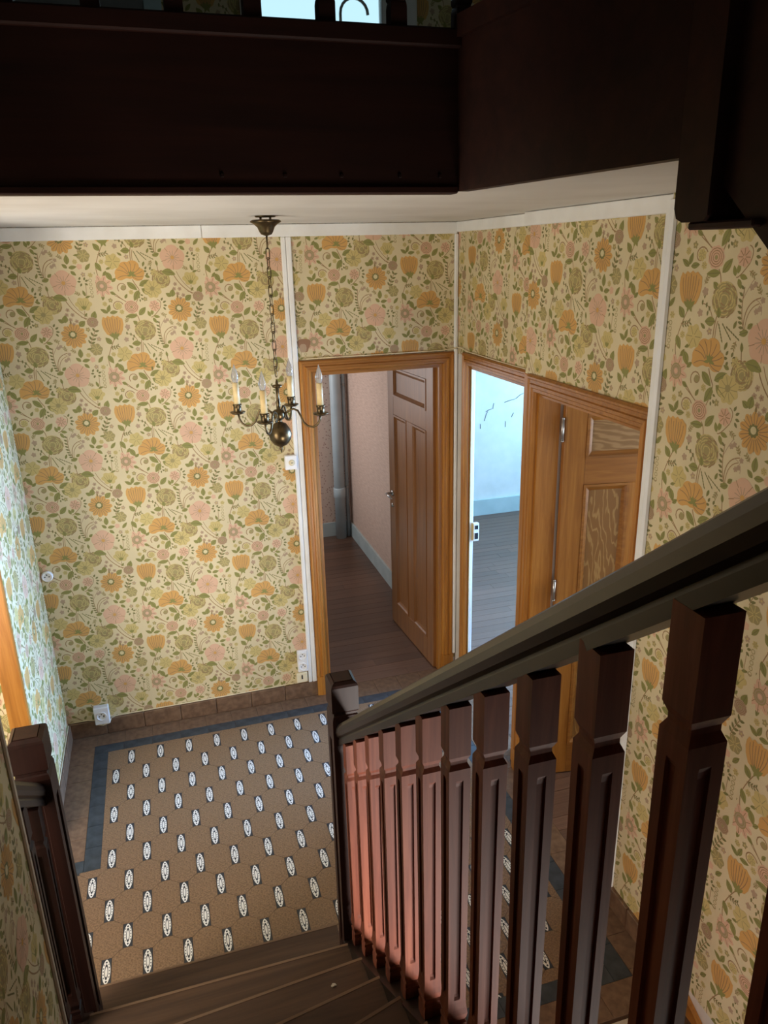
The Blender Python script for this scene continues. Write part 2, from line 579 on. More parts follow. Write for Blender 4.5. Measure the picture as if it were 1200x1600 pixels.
def chrys(x, y, r, a0=0, a1=360, layer=4):
    blob(x, y, r, 15, 0.1, OLIVE, layer, 0, 0.97, 60)
    rng = random.Random(int(x * 7 + y))
    for q, n in ((0.90, 17), (0.74, 15), (0.58, 12), (0.42, 9), (0.24, 5)):
        for k in range(n):
            a = 2 * PI * (k + 0.5 * (q < 0.7)) / n + rng.uniform(-0.1, 0.1)
            cx, cy = x + r * q * math.cos(a), y + r * q * math.sin(a)
            t = a + PI / 2 + rng.uniform(-0.3, 0.3)
            l = r * 0.17
            stroke(curve((cx - l * math.cos(t), cy - l * math.sin(t)), (cx + r * 0.09 * math.cos(a), cy + r * 0.09 * math.sin(a)), (cx + l * math.cos(t), cy + l * math.sin(t)), 4), 3.4, YELLOW if rng.random() < 0.7 else BROWN, layer + 1)


def rose(x, y, r, ink=PINK, layer=4):
    blob(x, y, r, 9, 0.1, ink, layer, 0.3, 0.95, 40)
    for q in (0.82, 0.6, 0.38):
        ring(x, y, r * q, 2.6, BROWN, layer + 1, 12, 0.9)
    disc(x, y, r * 0.2, OLIVE, layer + 2, 8)


def spiral(x, y, r, a0, turns, w=3.2, layer=1, sgn=1):
    P = []
    for k in range(15):
        t = k / 14
        a = a0 + sgn * 2 * PI * turns * t
        P.append((x + r * (1 - 0.75 * t) * math.cos(a), y + r * (1 - 0.75 * t) * math.sin(a)))
    stroke(P, w, BROWN, layer)


def sprig(pts, n, ln, wd, ink=DGREEN, layer=2, sides=(1, -1), w=2.4, spread=48):
    stroke(pts, w, BROWN, layer - 1)
    m = len(pts) - 1
    for k in range(n):
        t = (k + 0.6) / n * m
        i = min(int(t), m - 1)
        fr = t - i
        x = pts[i][0] + fr * (pts[i + 1][0] - pts[i][0])
        y = pts[i][1] + fr * (pts[i + 1][1] - pts[i][1])
        d = math.degrees(math.atan2(pts[i + 1][1] - pts[i][1], pts[i + 1][0] - pts[i][0]))
        for s in sides:
            a = math.radians(d + s * spread)
            leaf(x + math.cos(a) * ln * 0.55, y + math.sin(a) * ln * 0.55, ln, wd, d + s * spread, ink, layer, False)


def tulip(x, y, w, h):
    top = [(-0.5, -0.30), (-0.42, -0.46), (-0.30, -0.40), (-0.20, -0.5), (-0.07, -0.44), (0.05, -0.52), (0.17, -0.45), (0.28, -0.5), (0.38, -0.42), (0.5, -0.36), (0.52, -0.1), (0.46, 0.18), (0.34, 0.4), (0.12, 0.5), (-0.12, 0.5), (-0.34, 0.38), (-0.47, 0.14), (-0.52, -0.1)]
    shape(4, ORANGE, [(x + a * w, y + b * h) for a, b in top])
    for a, b in ((-0.36, -0.3), (-0.24, -0.4), (-0.12, -0.34), (0.0, -0.42), (0.12, -0.36), (0.24, -0.4), (0.37, -0.3)):
        stroke(curve((x + a * w, y + b * h), (x + a * w * 1.05, y + 0.05 * h), (x + a * 0.35 * w, y + 0.42 * h), 5), 2.8, BROWN, 5)
    for a in (-60, -25, 10, 45):
        leaf(x + 6 + 20 * math.sin(math.radians(a)), y + h * 0.44 + 6 - 8 * math.cos(math.radians(a)), 44, 18, a - 90, LEAF, 6, False)
    for a in (150, 200):
        leaf(x + 6 + 16 * math.sin(math.radians(a)), y + h * 0.47 - 12 * math.cos(math.radians(a)), 34, 15, a - 90, LEAF, 6, False)


def lily(x, y):
    union(x, y + 6, [oval(x + dx, y + dy, r, r * sq) for dx, dy, r, sq in ((-46, 14, 46, 0.8), (46, 26, 40, 0.9), (-26, -24, 36, 0.9), (22, -30, 40, 0.86), (-2, 4, 50, 0.9), (-62, 38, 30, 0.7), (64, 10, 28, 1.0))], ORANGE, 4)
    for a in (200, 225, 250, 275, 300, 325, 345, 160, 30, 10):
        r = math.radians(a)
        stroke(curve((x + 14 * math.cos(r), y + 26 + 12 * math.sin(r)), (x + 46 * math.cos(r + 0.3), y + 22 + 44 * math.sin(r + 0.3)), (x + 82 * math.cos(r), y + 20 + 74 * math.sin(r)), 5), 2.8, BROWN, 5)
    for a in (-130, -95, -50, 170, 10):
        leaf(x + 10 + 14 * math.cos(math.radians(a)), y + 26 + 14 * math.sin(math.radians(a)), 34, 13, a, LEAF, 6, False)


def pinkdaisy(x, y, r):
    union(x, y, [oval(x + 0.62 * r * math.cos(a), y + 0.62 * r * math.sin(a), r * 0.43, r * 0.22, a) for a in [2 * PI * k / 9 + 0.2 for k in range(9)]], PINK, 4, 72)
    rays(x, y, r * 0.5, r * 0.88, 9, 2.2, BROWN, 5, 0.2)
    disc(x, y, r * 0.48, MAUVE, 5, 16)
    ring(x, y, r * 0.46, 4, OLIVE, 6, 16)
    ring(x, y, r * 0.3, 4, OLIVE, 6, 12)
    disc(x, y, r * 0.18, PINK, 7, 8)


def make_unit():
    tulip(195, 455, 128, 132)
    for a, dx, dy in ((-150, -36, -96), (-70, -6, -112), (-10, 22, -88)):
        leaf(190 + dx, 455 + dy, 52, 24, a)
    # stem under the tulip
    stroke(curve((205, 515), (160, 590), (140, 660)) + curve((140, 660), (136, 720), (170, 770))[1:], 3.4)
    leaf(157, 546, 56, 34, -130)
    sprig(curve((160, 590), (190, 596), (214, 580), 4), 4, 18, 7, DGREEN, 2)
    leaf(155, 665, 62, 32, 60)
    leaf(212, 722, 62, 34, 60)
    leaf(216, 672, 40, 15, -20, LEAF)
    stroke(curve((172, 720), (184, 690), (200, 700)), 3)
    # lily with a pale flower behind, its stalk and cross of four leaves
    blob(245, 632, 50, 6, 0.2, YELLOW, 3, 0.3)
    rays(245, 632, 8, 40, 6, 2.4, OLIVE, 4)
    lily(340, 688)
    stroke(curve((352, 740), (360, 765), (385, 800)), 4)
    for x, y, a in ((345, 782, 40), (422, 762, -30), (365, 840, 120), (432, 818, 35)):
        leaf(x, y, 76, 36, a)
    stroke(curve((385, 800), (380, 850), (350, 898)), 3.2)
    # pink daisy and its curls
    pinkdaisy(160, 205, 66)
    for x, y, a in ((238, 168, -40), (112, 132, 150), (188, 128, -60), (158, 275, 100), (222, 250, 30)):
        leaf(x, y, 38, 20, a)
    stroke(curve((222, 240), (270, 290), (310, 310)), 3.6)
    stroke(curve((230, 262), (270, 285), (300, 305)), 3.0)
    spiral(285, 215, 34, 2.4, 1.15, 4)
    spiral(240, 332, 38, -0.4, -0.9, 4)
    disc(290, 214, 15, OLIVE, 2, 10)
    blob(245, 328, 24, 7, 0.2, YELLOW, 2)
    rays(245, 328, 4, 20, 7, 2, OLIVE, 3)
    leaf(300, 268, 34, 18, -60)
    # rose with two leaves over the chrysanthemum
    rose(325, 335, 46)
    leaf(318, 392, 76, 30, 175)
    leaf(390, 362, 70, 34, -48)
    stroke(curve((345, 375), (362, 395), (364, 425)), 3.4)
    chrys(394, 482, 68)
    leaf(338, 434, 36, 26, -140)
    leaf(372, 530, 40, 26, -100, LEAF, 6)
    # drooping bell sprays
    stroke(curve((340, 555), (320, 500), (275, 505)), 3)
    for x, y in ((285, 475), (276, 500), (300, 508), (318, 520), (310, 538)):
        leaf(x, y, 22, 10, 95, DGREEN, 2, False)
    blob(285, 460, 18, 5, 0.3, MAUVE, 2)
    blob(268, 540, 16, 5, 0.3, MAUVE, 2)
    leaf(328, 566, 58, 36, 175)
    stroke(curve((365, 540), (352, 570), (355, 640)), 3.6)
    stroke(curve((372, 560), (362, 590), (366, 640)), 3)
    # dark dashes of a drooping grass head
    for j, (x0, y0) in enumerate(((380, 575), (402, 572), (425, 580))):
        for k in range(6):
            leaf(x0 + k * (5 + 4 * j), y0 + k * (11 - 2 * j), 17, 6, 60 - 10 * j, DGREEN, 2, False)
    # three lobed leaf, small flower and dotted stalk
    for x, y, a in ((430, 378, -110), (450, 368, -80), (478, 398, 10), (462, 422, 60)):
        leaf(x, y, 40, 20, a, LEAF, 3, False)
    stroke(curve((440, 400), (450, 408), (500, 350)), 3.2)
    blob(470, 330, 36, 7, 0.16, PINK, 3)
    rays(470, 330, 6, 30, 8, 2.4, BROWN, 4)
    stroke(curve((500, 350), (525, 300), (490, 290)), 3)
    for x, y, a in ((520, 288, -60), (535, 305, -30), (538, 328, 10), (532, 348, 50)):
        leaf(x, y, 24, 12, a, DGREEN, 3, False)
    # pale yellow flower against half a chrysanthemum
    chrys(530, 165, 58, layer=2)
    blob(470, 225, 58, 8, 0.16, YELLOW, 4)
    rays(470, 225, 14, 48, 10, 2.4, OLIVE, 5)
    disc(468, 222, 15, OLIVE, 5, 10)
    leaf(446, 147, 34, 18, -160)
    for x, y, a in ((385, 248, 60), (398, 262, 20), (380, 275, 110), (398, 286, 60), (384, 296, 90)):
        leaf(x, y, 18, 10, a, DGREEN, 2, False)
    # orange daisy
    union(630, 356, [oval(630 + 46 * math.cos(a), 356 + 46 * math.sin(a), 34, 18, a) for a in [2 * PI * k / 11 for k in range(11)]], ORANGE, 4, 72)
    rays(628, 354, 24, 70, 22, 2.6, BROWN, 5)
    blob(624, 348, 27, 9, 0.2, DGREEN, 6)
    disc(624, 346, 15, CREAM, 7, 10)
    leaf(592, 250, 50, 36, -80)
    leaf(566, 262, 40, 26, -150)
    leaf(622, 272, 30, 12, -90, BROWN)
    leaf(690, 280, 52, 36, -40, LEAF, 6)
    # fern and fine arcs
    sprig(curve((520, 595), (478, 540), (490, 430), 8), 9, 24, 11, DGREEN, 2, (-1,), 3, 60)
    stroke(curve((508, 590), (490, 480), (575, 462), 9), 3.4)
    stroke(curve((514, 585), (510, 500), (570, 482), 8), 2.6)
    stroke(curve((490, 470), (520, 410), (535, 400)), 2.4, MAUVE)
    stroke(curve((545, 470), (590, 475), (585, 520)), 2.2, MAUVE)
    for x, y in ((540, 420), (525, 430), (575, 500), (560, 510), (585, 470)):
        blob(x, y, 12, 5, 0.3, MAUVE, 2)
    leaf(512, 590, 46, 26, 160)
    leaf(540, 562, 32, 20, -40)
    # leaf trio
    leaf(653, 466, 60, 32, -88)
    leaf(635, 505, 40, 22, -140)
    leaf(682, 512, 50, 24, -10)
    # big pink flower
    union(615, 608, [oval(615 + 40 * math.cos(a), 608 + 40 * math.sin(a), 40, 44, a) for a in [2 * PI * k / 5 - PI / 2 for k in range(5)]], PINK, 4, 64)
    rays(615, 608, 6, 44, 13, 2.6, MAUVE, 5)
    for k in range(5):
        a = 2 * PI * k / 5 - PI / 2 + PI / 5
        stroke([(615 + 44 * math.cos(a), 608 + 44 * math.sin(a)), (615 + 74 * math.cos(a), 608 + 74 * math.sin(a))], 2.2, BROWN, 5)
    disc(615, 606, 12, ORANGE, 6, 8)
    leaf(682, 548, 40, 22, 40)
    # dark leaf, stalk to pale bell flower
    leaf(575, 695, 74, 44, -176, LEAF, 5)
    leaf(600, 702, 50, 30, 20, LEAF, 5)
    stroke(curve((608, 705), (640, 780), (720, 830), 8), 4)
    stroke(curve((630, 690), (660, 770), (730, 815), 8), 2.6)
    blob(716, 735, 52, 6, 0.2, YELLOW, 3, 0.5, 0.85)
    for a in (-0.6, -0.3, 0, 0.3, 0.6):
        stroke([(716, 770), (716 + 60 * math.sin(a), 765 - 52 * math.cos(a))], 2.4, OLIVE, 4)
    for a in (-130, -90, -50):
        leaf(716 + 12 * math.cos(math.radians(a)), 766 + 12 * math.sin(math.radians(a)), 28, 12, a, LEAF, 5, False)
    stroke([(716, 775), (712, 815)], 2.6)
    leaf(722, 800, 26, 14, -60)
    leaf(768, 806, 62, 36, -70)
    # sprays of small dots
    for cx, cy in ((455, 692), (728, 600)):
        for dx, dy, a in ((-14, -22, -60), (-20, -2, 180), (-10, 18, 120), (14, -20, -70), (26, -8, -20), (22, 14, 30)):
            leaf(cx + dx, cy + dy, 22, 12, a, DGREEN, 2, False)
    blob(492, 700, 24, 6, 0.3, YELLOW, 2)
    rays(492, 700, 4, 20, 6, 2, OLIVE, 3)
    stroke(curve((520, 760), (522, 700), (510, 640)), 3.2)
    leaf(512, 640, 36, 16, -100)
    for k in range(5):
        ring(775, 590 + 24 * k, 9, 2.4, OLIVE, 2, 8)
    stroke([(745, 615), (742, 690), (780, 690)], 2.4)
    leaf(728, 668, 40, 18, -110)
    leaf(748, 690, 34, 14, -20)
    # hanging blossom of dots
    for x, y in ((615, 770), (640, 800), (605, 800), (625, 830), (660, 840), (640, 860)):
        blob(x, y, 13, 5, 0.3, MAUVE, 2)
        disc(x, y, 4, BROWN, 3, 6)
    # buds on the seam side
    rose(754, 272, 36, MAUVE)
    blob(754, 444, 40, 6, 0.14, OLIVE, 3, 0.4)
    rays(754, 444, 6, 34, 8, 2.6, YELLOW, 4)
    leaf(712, 440, 36, 14, 175)
    leaf(772, 508, 54, 22, -50)
    blob(722, 508, 18, 5, 0.2, PINK, 3)
    sprig(curve((722, 420), (735, 380), (765, 320), 5), 4, 28, 13, DGREEN, 2, (1, -1), 2.6)
    stroke(curve((690, 240), (740, 250), (754, 272)), 3)


make_unit()


def fill_gaps():
    occ = set()
    S = 10.0
    W_, H_ = 68, int(SH / PXM / S + 0.5)

    def cell(u, v):
        return (int(math.floor(u / PXM / S)) % W_, int(math.floor(v / PXM / S)) % H_)
    for lay, ink, pts in UNIT:
        n_ = len(pts)
        cu = sum(p[0] for p in pts) / n_
        cv = sum(p[1] for p in pts) / n_
        for i in range(n_):
            a, b = pts[i], pts[(i + 1) % n_]
            for t in (0, 0.33, 0.66):
                qu, qv = a[0] + t * (b[0] - a[0]), a[1] + t * (b[1] - a[1])
                for k in (0, 0.3, 0.6, 0.9):
                    occ.add(cell(qu + k * (cu - qu), qv + k * (cv - qv)))
    rg = random.Random(11)
    for _ in range(5000):
        x, y = rg.uniform(140, 790), rg.uniform(120, 690)
        u, v = (x - 195) * PXM, -(y + 0.0275 * (x - 195) - 455) * PXM * 1.007
        R = 1.45
        ci = cell(u, v)
        if any(((ci[0] + a) % W_, (ci[1] + b) % H_) in occ for a in range(-2, 3) for b in range(-2, 3) if a * a + b * b <= R * R):
            continue
        for a in range(-2, 3):
            for b in range(-2, 3):
                occ.add(((ci[0] + a) % W_, (ci[1] + b) % H_))
        kind = rg.randrange(4)
        an = rg.uniform(0, 360)
        if kind == 0:
            blob(x, y, 15, 5, 0.35, MAUVE if rg.random() < 0.5 else OLIVE, 2, an)
            disc(x, y, 5, YELLOW, 3, 6)
        elif kind == 1:
            leaf(x, y, 34, 15, an, LEAF, 2)
        elif kind == 2:
            c_, s_ = math.cos(math.radians(an)), math.sin(math.radians(an))
            sprig([(x - 16 * c_, y - 16 * s_), (x, y), (x + 16 * c_, y + 16 * s_)], 3, 15, 7, OLIVE, 2)
        else:
            blob(x, y, 16, 6, 0.3, YELLOW, 2, an)
            rays(x, y, 3, 13, 6, 2, OLIVE, 3)


fill_gaps()
UNIT_B = []
UNIT.sort(key=lambda q: q[0])
for i_, (lay, ink, pts) in enumerate(UNIT):
    lay = lay + (i_ % 30) * 0.03
    us = [q[0] for q in pts]
    vs = [q[1] for q in pts]
    UNIT_B.append((lay, ink, pts, min(us), max(us), min(vs), max(vs)))


def clip_poly(pts, u0, u1, v0, v1):
    for ax, lim, keep in ((0, u0, 1), (0, u1, -1), (1, v0, 1), (1, v1, -1)):
        out = []
        n = len(pts)
        for i in range(n):
            a, b = pts[i], pts[(i + 1) % n]
            ia = (a[ax] - lim) * keep >= 0
            ib = (b[ax] - lim) * keep >= 0
            if ia:
                out.append(a)
            if ia != ib:
                t = (lim - a[ax]) / (b[ax] - a[ax])
                out.append((a[0] + t * (b[0] - a[0]), a[1] + t * (b[1] - a[1])))
        pts = out
        if len(pts) < 3:
            return []
    return pts


def wallpaper(parent, org, U, Nv, rects, phase, extra=()):
    """printed paper on one wall: rects in (u, z); phase(n) -> (u of the tulip column n, z of a tulip)"""
    org, U, Nv = Vector(org), Vector(U), Vector(Nv)
    mb = MB()

    def put(pts, ink, layer):
        h = 0.0005 + 0.00014 * layer
        b = len(mb.v)
        for u, z in pts:
            q = org + U * u + Nv * h
            mb.v.append((q.x, q.y, z))
        mb.f.append(list(range(b, b + len(pts))))
        mb.m.append(ink)
        mb.s.append(False)
    umin = min(r[0] for r in rects)
    umax = max(r[1] for r in rects)
    for r in rects:
        put([(r[0], r[2]), (r[1], r[2]), (r[1], r[3]), (r[0], r[3])], GROUND, 0)
    for n in range(-12, 13):
        ut, zt = phase(n)
        s0, s1 = ut - 0.055, ut + 0.475
        if s1 < umin or s0 > umax:
            continue
        for r in rects:
            a0, a1 = max(s0, r[0]), min(s1, r[1])
            if a1 - a0 < 0.004:
                continue
            m0 = math.floor((r[2] - zt) / SH) - 2
            m1 = math.ceil((r[3] - zt) / SH) + 2
            for m_ in range(m0, m1 + 1):
                dz = zt + m_ * SH
                for lay, ink, pts, pu0, pu1, pv0, pv1 in UNIT_B:
                    if ut + pu1 < a0 or ut + pu0 > a1 or dz + pv1 < r[2] or dz + pv0 > r[3]:
                        continue
                    P = [(ut + q[0], dz + q[1]) for q in pts]
                    if ut + pu0 < a0 or ut + pu1 > a1 or dz + pv0 < r[2] or dz + pv1 > r[3]:
                        P = clip_poly(P, a0, a1, r[2], r[3])
                        if len(P) < 3:
                            continue
                    put(P, ink, lay)
    for k_, (pts, ink) in enumerate(extra):
        put(pts, ink, 9 + k_)
    return mb.build('wallpaper', PAPER, parent, fix=False)


# ------------------------------------------------------------------ main dimensions
YB = 4.16          # back wall face
XD2, XD3, XR = 1.70, 1.632, 1.605   # wall with the doors (two planes), stair wall on the right
XL = -0.73         # short wall on the left
YP = 3.25          # wall of the side passage
ZC = 2.82          # ceiling
ZU = 3.06          # upper floor


def structure(name, label, cat, loc=(0, 0, 0), rz=0.0):
    return empty(name, loc, rz, label, cat, None, 'structure')


def slab(name, boxes, mat, label, cat):
    mb = MB()
    for b in boxes:
        mb.box(*b)
    o = mb.build(name, mat)
    return tag(o, label, cat, None, 'structure')


# ------------------------------------------------------------------ room shell
T = 0.11
wall_back = slab('wall_back', [(XL - T, 0.827, YB, YB + T, 0, ZC), (1.608, XD2 + T, YB, YB + T, 0, ZC), (0.827, 1.608, YB, YB + T, 2.045, ZC)], M['plaster'], 'flower-papered back wall of the hall with a doorway cut in it', 'wall')
BZ = {-1: 2.237, 0: 2.344, 1: 2.322, 2: 2.466, 3: 2.594}
stain = [(0.796 + 0.034 * math.cos(a) * (1 + 0.25 * math.sin(3 * a)), 2.194 + 0.045 * math.sin(a) * (1 + 0.2 * math.cos(2 * a))) for a in [2 * PI * k / 16 for k in range(16)]]
stain2 = [(0.79 + 0.02 * math.cos(a), 2.18 + 0.028 * math.sin(a) * (1 + 0.2 * math.cos(2 * a))) for a in [2 * PI * k / 12 for k in range(12)]]
nailp = [(-0.014 + 0.005 * math.cos(a), 2.123 + 0.01 * math.sin(a)) for a in [2 * PI * k / 8 for k in range(8)]]
wallpaper(wall_back, (0, YB, 0), (1, 0, 0), (0, -1, 0), [(XL, 0.762, 0.09, ZC), (0.762, 1.676, 2.115, ZC), (1.676, XD2, 0.09, ZC)], lambda n: (-0.18 + 0.53 * n, BZ.get(n, 2.3)), [(stain, STAIN), (stain2, MAUVE), (nailp, DGREEN)])

wall_doors = slab('wall_doors', [(XD2, XD2 + T, 4.16, YB + T, 0, ZC), (XD2, XD2 + T, 3.25, YB, 2.05, ZC), (XD3, XD2 + T, 3.03, 3.12, 0, 2.12), (XD3, XD2 + T, 3.03, 3.16, 2.12, ZC), (XD2, XD2 + T, 3.165, 3.25, 0, ZC), (XD3, XD3 + T, 2.245, 3.03, 2.053, ZC), (XD3, XD3 + T, 2.15, 2.245, 0, ZC)], M['plaster'], 'flower-papered wall holding the bright doorway and the open oak door', 'wall')
tag(MB().prism([(XD2, 3.965), (XD2 + T, 4.225), (XD2 + T, YB + T), (XD2, YB)], 0, 2.05).build('wall_reveal', M['plaster'], wall_doors))
wallpaper(wall_doors, (XD2, 0, 0), (0, -1, 0), (-1, 0, 0), [(-YB, -3.16, 2.1, ZC)], lambda n: (-3.955 + 0.545 * (n + 0), 2.638 - 0.22 * n))
wallpaper(wall_doors, (XD3, 0, 0), (0, -1, 0), (-1, 0, 0), [(-3.16, -2.165, 2.115, ZC), (-2.2, -2.165, 0.09, 2.115)], lambda n: (-2.919 + 0.532 * n, 2.568 + 0.165 * n))
# the papered return where the second plane stands proud
wallpaper(wall_doors, (0, 3.16, 0), (1, 0, 0), (0, 1, 0), [(XD3, XD2, 2.1, ZC)], lambda n: (1.6 + 0.53 * n, 2.3))

wall_right = slab('wall_right', [(XR, XR + 0.13, -1.5, 2.165, -1.4, 5.6)], M['plaster'], 'tall flower-papered stair wall beside the white corner strip', 'wall')
wallpaper(wall_right, (XR, 0, 0), (0, -1, 0), (-1, 0, 0), [(-2.163, -1.0, 0.09, 2.82), (-1.0, 0.2, -0.3, 2.82)], lambda n: (-2.04 + 0.53 * n, 2.538 + (0.012 if n % 2 else 0)))

wall_left = slab('wall_left', [(XL - T, XL, YP, YB, 0, ZC), (-2.6, XL - T, YP, YP + T, 0, ZC)], M['plaster'], 'short flower-papered left wall turning into the side passage', 'wall')
wallpaper(wall_left, (XL, 0, 0), (0, 1, 0), (1, 0, 0), [(YP, YB, 0.09, ZC)], lambda n: (3.4 + 0.53 * n, 2.2 + 0.1 * n))
wallpaper(wall_left, (0, YP, 0), (1, 0, 0), (0, -1, 0), [(-2.2, XL, 0.09, ZC)], lambda n: (-0.95 + 0.53 * n, 2.1 + 0.1 * n))

YN = 1.715
XN = -0.45
wall_stair = slab('wall_stair', [(XN - 0.12, XN, -1.5, YN, 0, 5.6), (-2.6, XN - 0.12, YN - 0.12, YN, 0, ZC)], M['plaster'], 'shaded flower-papered wall edge beside the stair in the lower left corner', 'wall')
wallpaper(wall_stair, (XN, 0, 0), (0, 1, 0), (1, 0, 0), [(0.6, YN - 0.012, 0.0, 2.4)], lambda n: (1.2 + 0.53 * n, 1.3 + 0.1 * n))
tag(MB().cbox(XN - 0.012, XN + 0.008, YN - 0.012, YN + 0.01, 0.0, 2.8, 0.004).build('trim_1', M['grey_bead']), 'grey bead along the shaded wall edge by the stair', 'trim', None, 'structure')

slab('wall_near', [(-2.7, 1.75, -1.62, -1.5, -1.4, 5.6), (0.55, XR, -0.45, -0.35, -1.4, 1.3)], M['plaster'], 'plain wall closing the stairwell', 'wall')
slab('wall_passage_end', [(-2.7, -2.6, 1.5, YP + T, 0, ZC)], M['plaster'], 'end wall of the side passage', 'wall')
mb = MB()
mb.box(-2.7, 5.0, 1.862, 7.2, ZC, ZU).box(-2.7, XN - 0.12, 1.3, 1.862, ZC, ZU)
mb.prism([(0.78, 1.862), (0.775, 1.835), (0.897, 1.157), (XR, 1.157), (XR, 1.862)], ZC, ZU)
tag(mb.build('ceiling', M['ceiling']), 'pale ceiling above the hall', 'ceiling', None, 'structure')
slab('ceiling_upper', [(-2.7, 5.0, -1.6, 4.3, 5.5, 5.6)], M['ceiling'], 'ceiling over the upper landing', 'ceiling')

# corridor behind the first doorway
wall_corridor = slab('wall_corridor', [(-0.6, 1.82, 6.93, 7.05, 0, ZC)], M['pink_dots'], 'pink sprigged wall at the far end of the corridor', 'wall')
slab('wall_corridor_side', [(1.70, 1.82, YB + T, 6.93, 0, ZC)], M['pink_weave'], 'pinkish wall along the corridor behind the panelled door', 'wall')
slab('wall_corridor_window', [(0.0, 0.1, YB + T, 6.93, 0, ZC)], M['plaster'], 'corridor wall with the unseen window', 'wall')
tag(MB().box(-0.5, 1.70, 6.912, 6.93, 0, 0.14).build('baseboard_corridor', M['base_grey']), 'pale grey baseboard below the pink sprigged wall', 'baseboard', None, 'structure')
tag(MB().box(1.682, 1.70, YB + T + 0.03, 6.912, 0, 0.14).build('baseboard_corridor_side', M['base_grey']), 'pale grey baseboard along the corridor wall', 'baseboard', None, 'structure')

# bright parlour behind the second doorway
slab('wall_parlour', [(1.82, 4.9, 6.99, 7.1, 0, ZC)], M['blue_wall'], 'pale blue scuffed wall seen through the bright doorway', 'wall')
slab('wall_parlour_window', [(4.55, 4.65, 3.2, 7.0, 0, 0.8), (4.55, 4.65, 3.2, 7.0, 2.35, ZC), (4.55, 4.65, 4.75, 7.0, 0.8, 2.35)], M['blue_wall'], 'parlour wall with the window', 'wall')
slab('wall_parlour_near', [(1.83, 4.65, 3.08, 3.2, 0, ZC)], M['blue_wall'], 'wall between the parlour and the next room', 'wall')
slab('wall_closet', [(1.82, 3.2, 1.9, 2.0, 0, ZC), (3.2, 3.3, 1.9, 3.1, 0, ZC)], M['plaster'], 'walls of the small room behind the open oak door', 'wall')
tag(MB().box(1.82, 4.55, 6.965, 6.99, 0, 0.17).build('baseboard_parlour', M['base_paint']), 'pale blue baseboard in the bright room', 'baseboard', None, 'structure')
# scratches on the far wall
mb = MB()
for (x, z, l, a) in ((3.18, 1.06, 0.1, 70), (3.21, 1.12, 0.07, 20), (3.26, 1.16, 0.06, 80), (3.48, 1.05, 0.05, 60), (3.44, 1.2, 0.12, 12), (3.55, 1.24, 0.1, 30), (3.12, 0.96, 0.05, 90), (3.4, 0.96, 0.06, 90)):
    c, s_ = math.cos(math.radians(a)) * l / 2, math.sin(math.radians(a)) * l / 2
    mb.tube([(x - c, 6.989, z - s_), (x + c * 0.2, 6.988, z + s_ * 0.5), (x + c, 6.989, z + s_)], 0.004, 4)
par = [o for o in scene.objects if o.name == 'wall_parlour'][0]
mb.build('crack', noise_mat('crack_grey', rgb(120, 130, 132), rgb(140, 150, 152), 8, 0.9), par)

# ------------------------------------------------------------------ tiled floor
floor = slab('floor', [(-2.6, XD2 + T, 1.655, YB + 0.06, -0.06, -0.0035)], M['grout'], 'brown tiled hall floor with oval inserts and a dark border', 'floor')
A_, B_ = 0.1429 * 1.11, 0.1401 * 1.11
X0, Y0 = -0.3444 * 1.11, 3.4868 * 1.11
FX0, FX1, FY0, FY1 = -0.510, 1.415, 1.893, 3.956
GAP = 0.0006


def tile_piece(name, pts, mat, top=0.0):
    cx = sum(p[0] for p in pts) / len(pts)
    cy = sum(p[1] for p in pts) / len(pts)
    MB().prism([(p[0] - cx, p[1] - cy) for p in pts], -0.012, 0.0).build(name, mat, floor, (cx, cy, top))


hw, hh = IW / 2, IH / 2
octo = [(-A_ / 2 + hw, -hh), (-hw, -B_ + hh), (hw, -B_ + hh), (A_ / 2 - hw, -hh), (A_ / 2 - hw, hh), (hw, B_ - hh), (-hw, B_ - hh), (-A_ / 2 + hw, hh)]
octo = [(x * (1 - GAP / 0.06), y * (1 - GAP / 0.09)) for x, y in octo]
me_octo = MB().prism(octo, -0.012, 0.0).mesh('octagon_tile', M['tile'])
ins = [(-hw + GAP, -hh + GAP), (hw - GAP, -hh + GAP), (hw - GAP, hh - GAP), (-hw + GAP, hh - GAP)]
me_ins = MB().prism(ins, -0.012, 0.0).mesh('oval_insert_tile', M['insert'])


def hidden_under_stair(x, y):
    return -0.42 < x < 0.42 and y < 1.95


def lay(me, shape_pts, mat, name, cx, cy):
    xs = [cx + p[0] for p in shape_pts]
    ys = [cy + p[1] for p in shape_pts]
    jit = random.uniform(-0.0004, 0.0003)
    if min(ys) < 3.045 - 0.01:
        fx0 = -2.0
    else:
        fx0 = FX0
    if max(xs) < fx0 or min(xs) > FX1 or max(ys) < FY0 or min(ys) > FY1:
        return
    regions = [(FX0, FX1, FY0, FY1), (-2.0, FX0, FY0, 3.045)]
    straddle = min(xs) < FX0 and min(ys) < 3.045
    if min(xs) >= FX0 and max(xs) <= FX1 and min(ys) >= FY0 and max(ys) <= FY1 or (max(ys) <= 3.045 and max(xs) <= FX1 and min(ys) >= FY0):
        inst(name, me, floor, (cx, cy, jit))
        return
    pts = [(cx + p[0], cy + p[1]) for p in shape_pts]
    for r in ([regions[0]] if not straddle else [(-2.0, FX1, FY0, 3.045), (FX0, FX1, 3.045, FY1)]):
        q = clip_poly(pts, *r)
        if len(q) >= 3:
            w = max(a[0] for a in q) - min(a[0] for a in q)
            h = max(a[1] for a in q) - min(a[1] for a in q)
            if w > 0.004 and h > 0.004:
                mx = sum(a[0] for a in q) / len(q)
                my = sum(a[1] for a in q) / len(q)
                if name == 'octagon_tile':
                    MB().prism([(a[0] - mx, a[1] - my) for a in q], -0.012, 0.0).build(name, mat, floor, (mx, my, jit))
                else:
                    MB().prism([(a[0] - cx, a[1] - cy) for a in q], -0.012, 0.0).build(name, mat, floor, (cx, cy, jit))


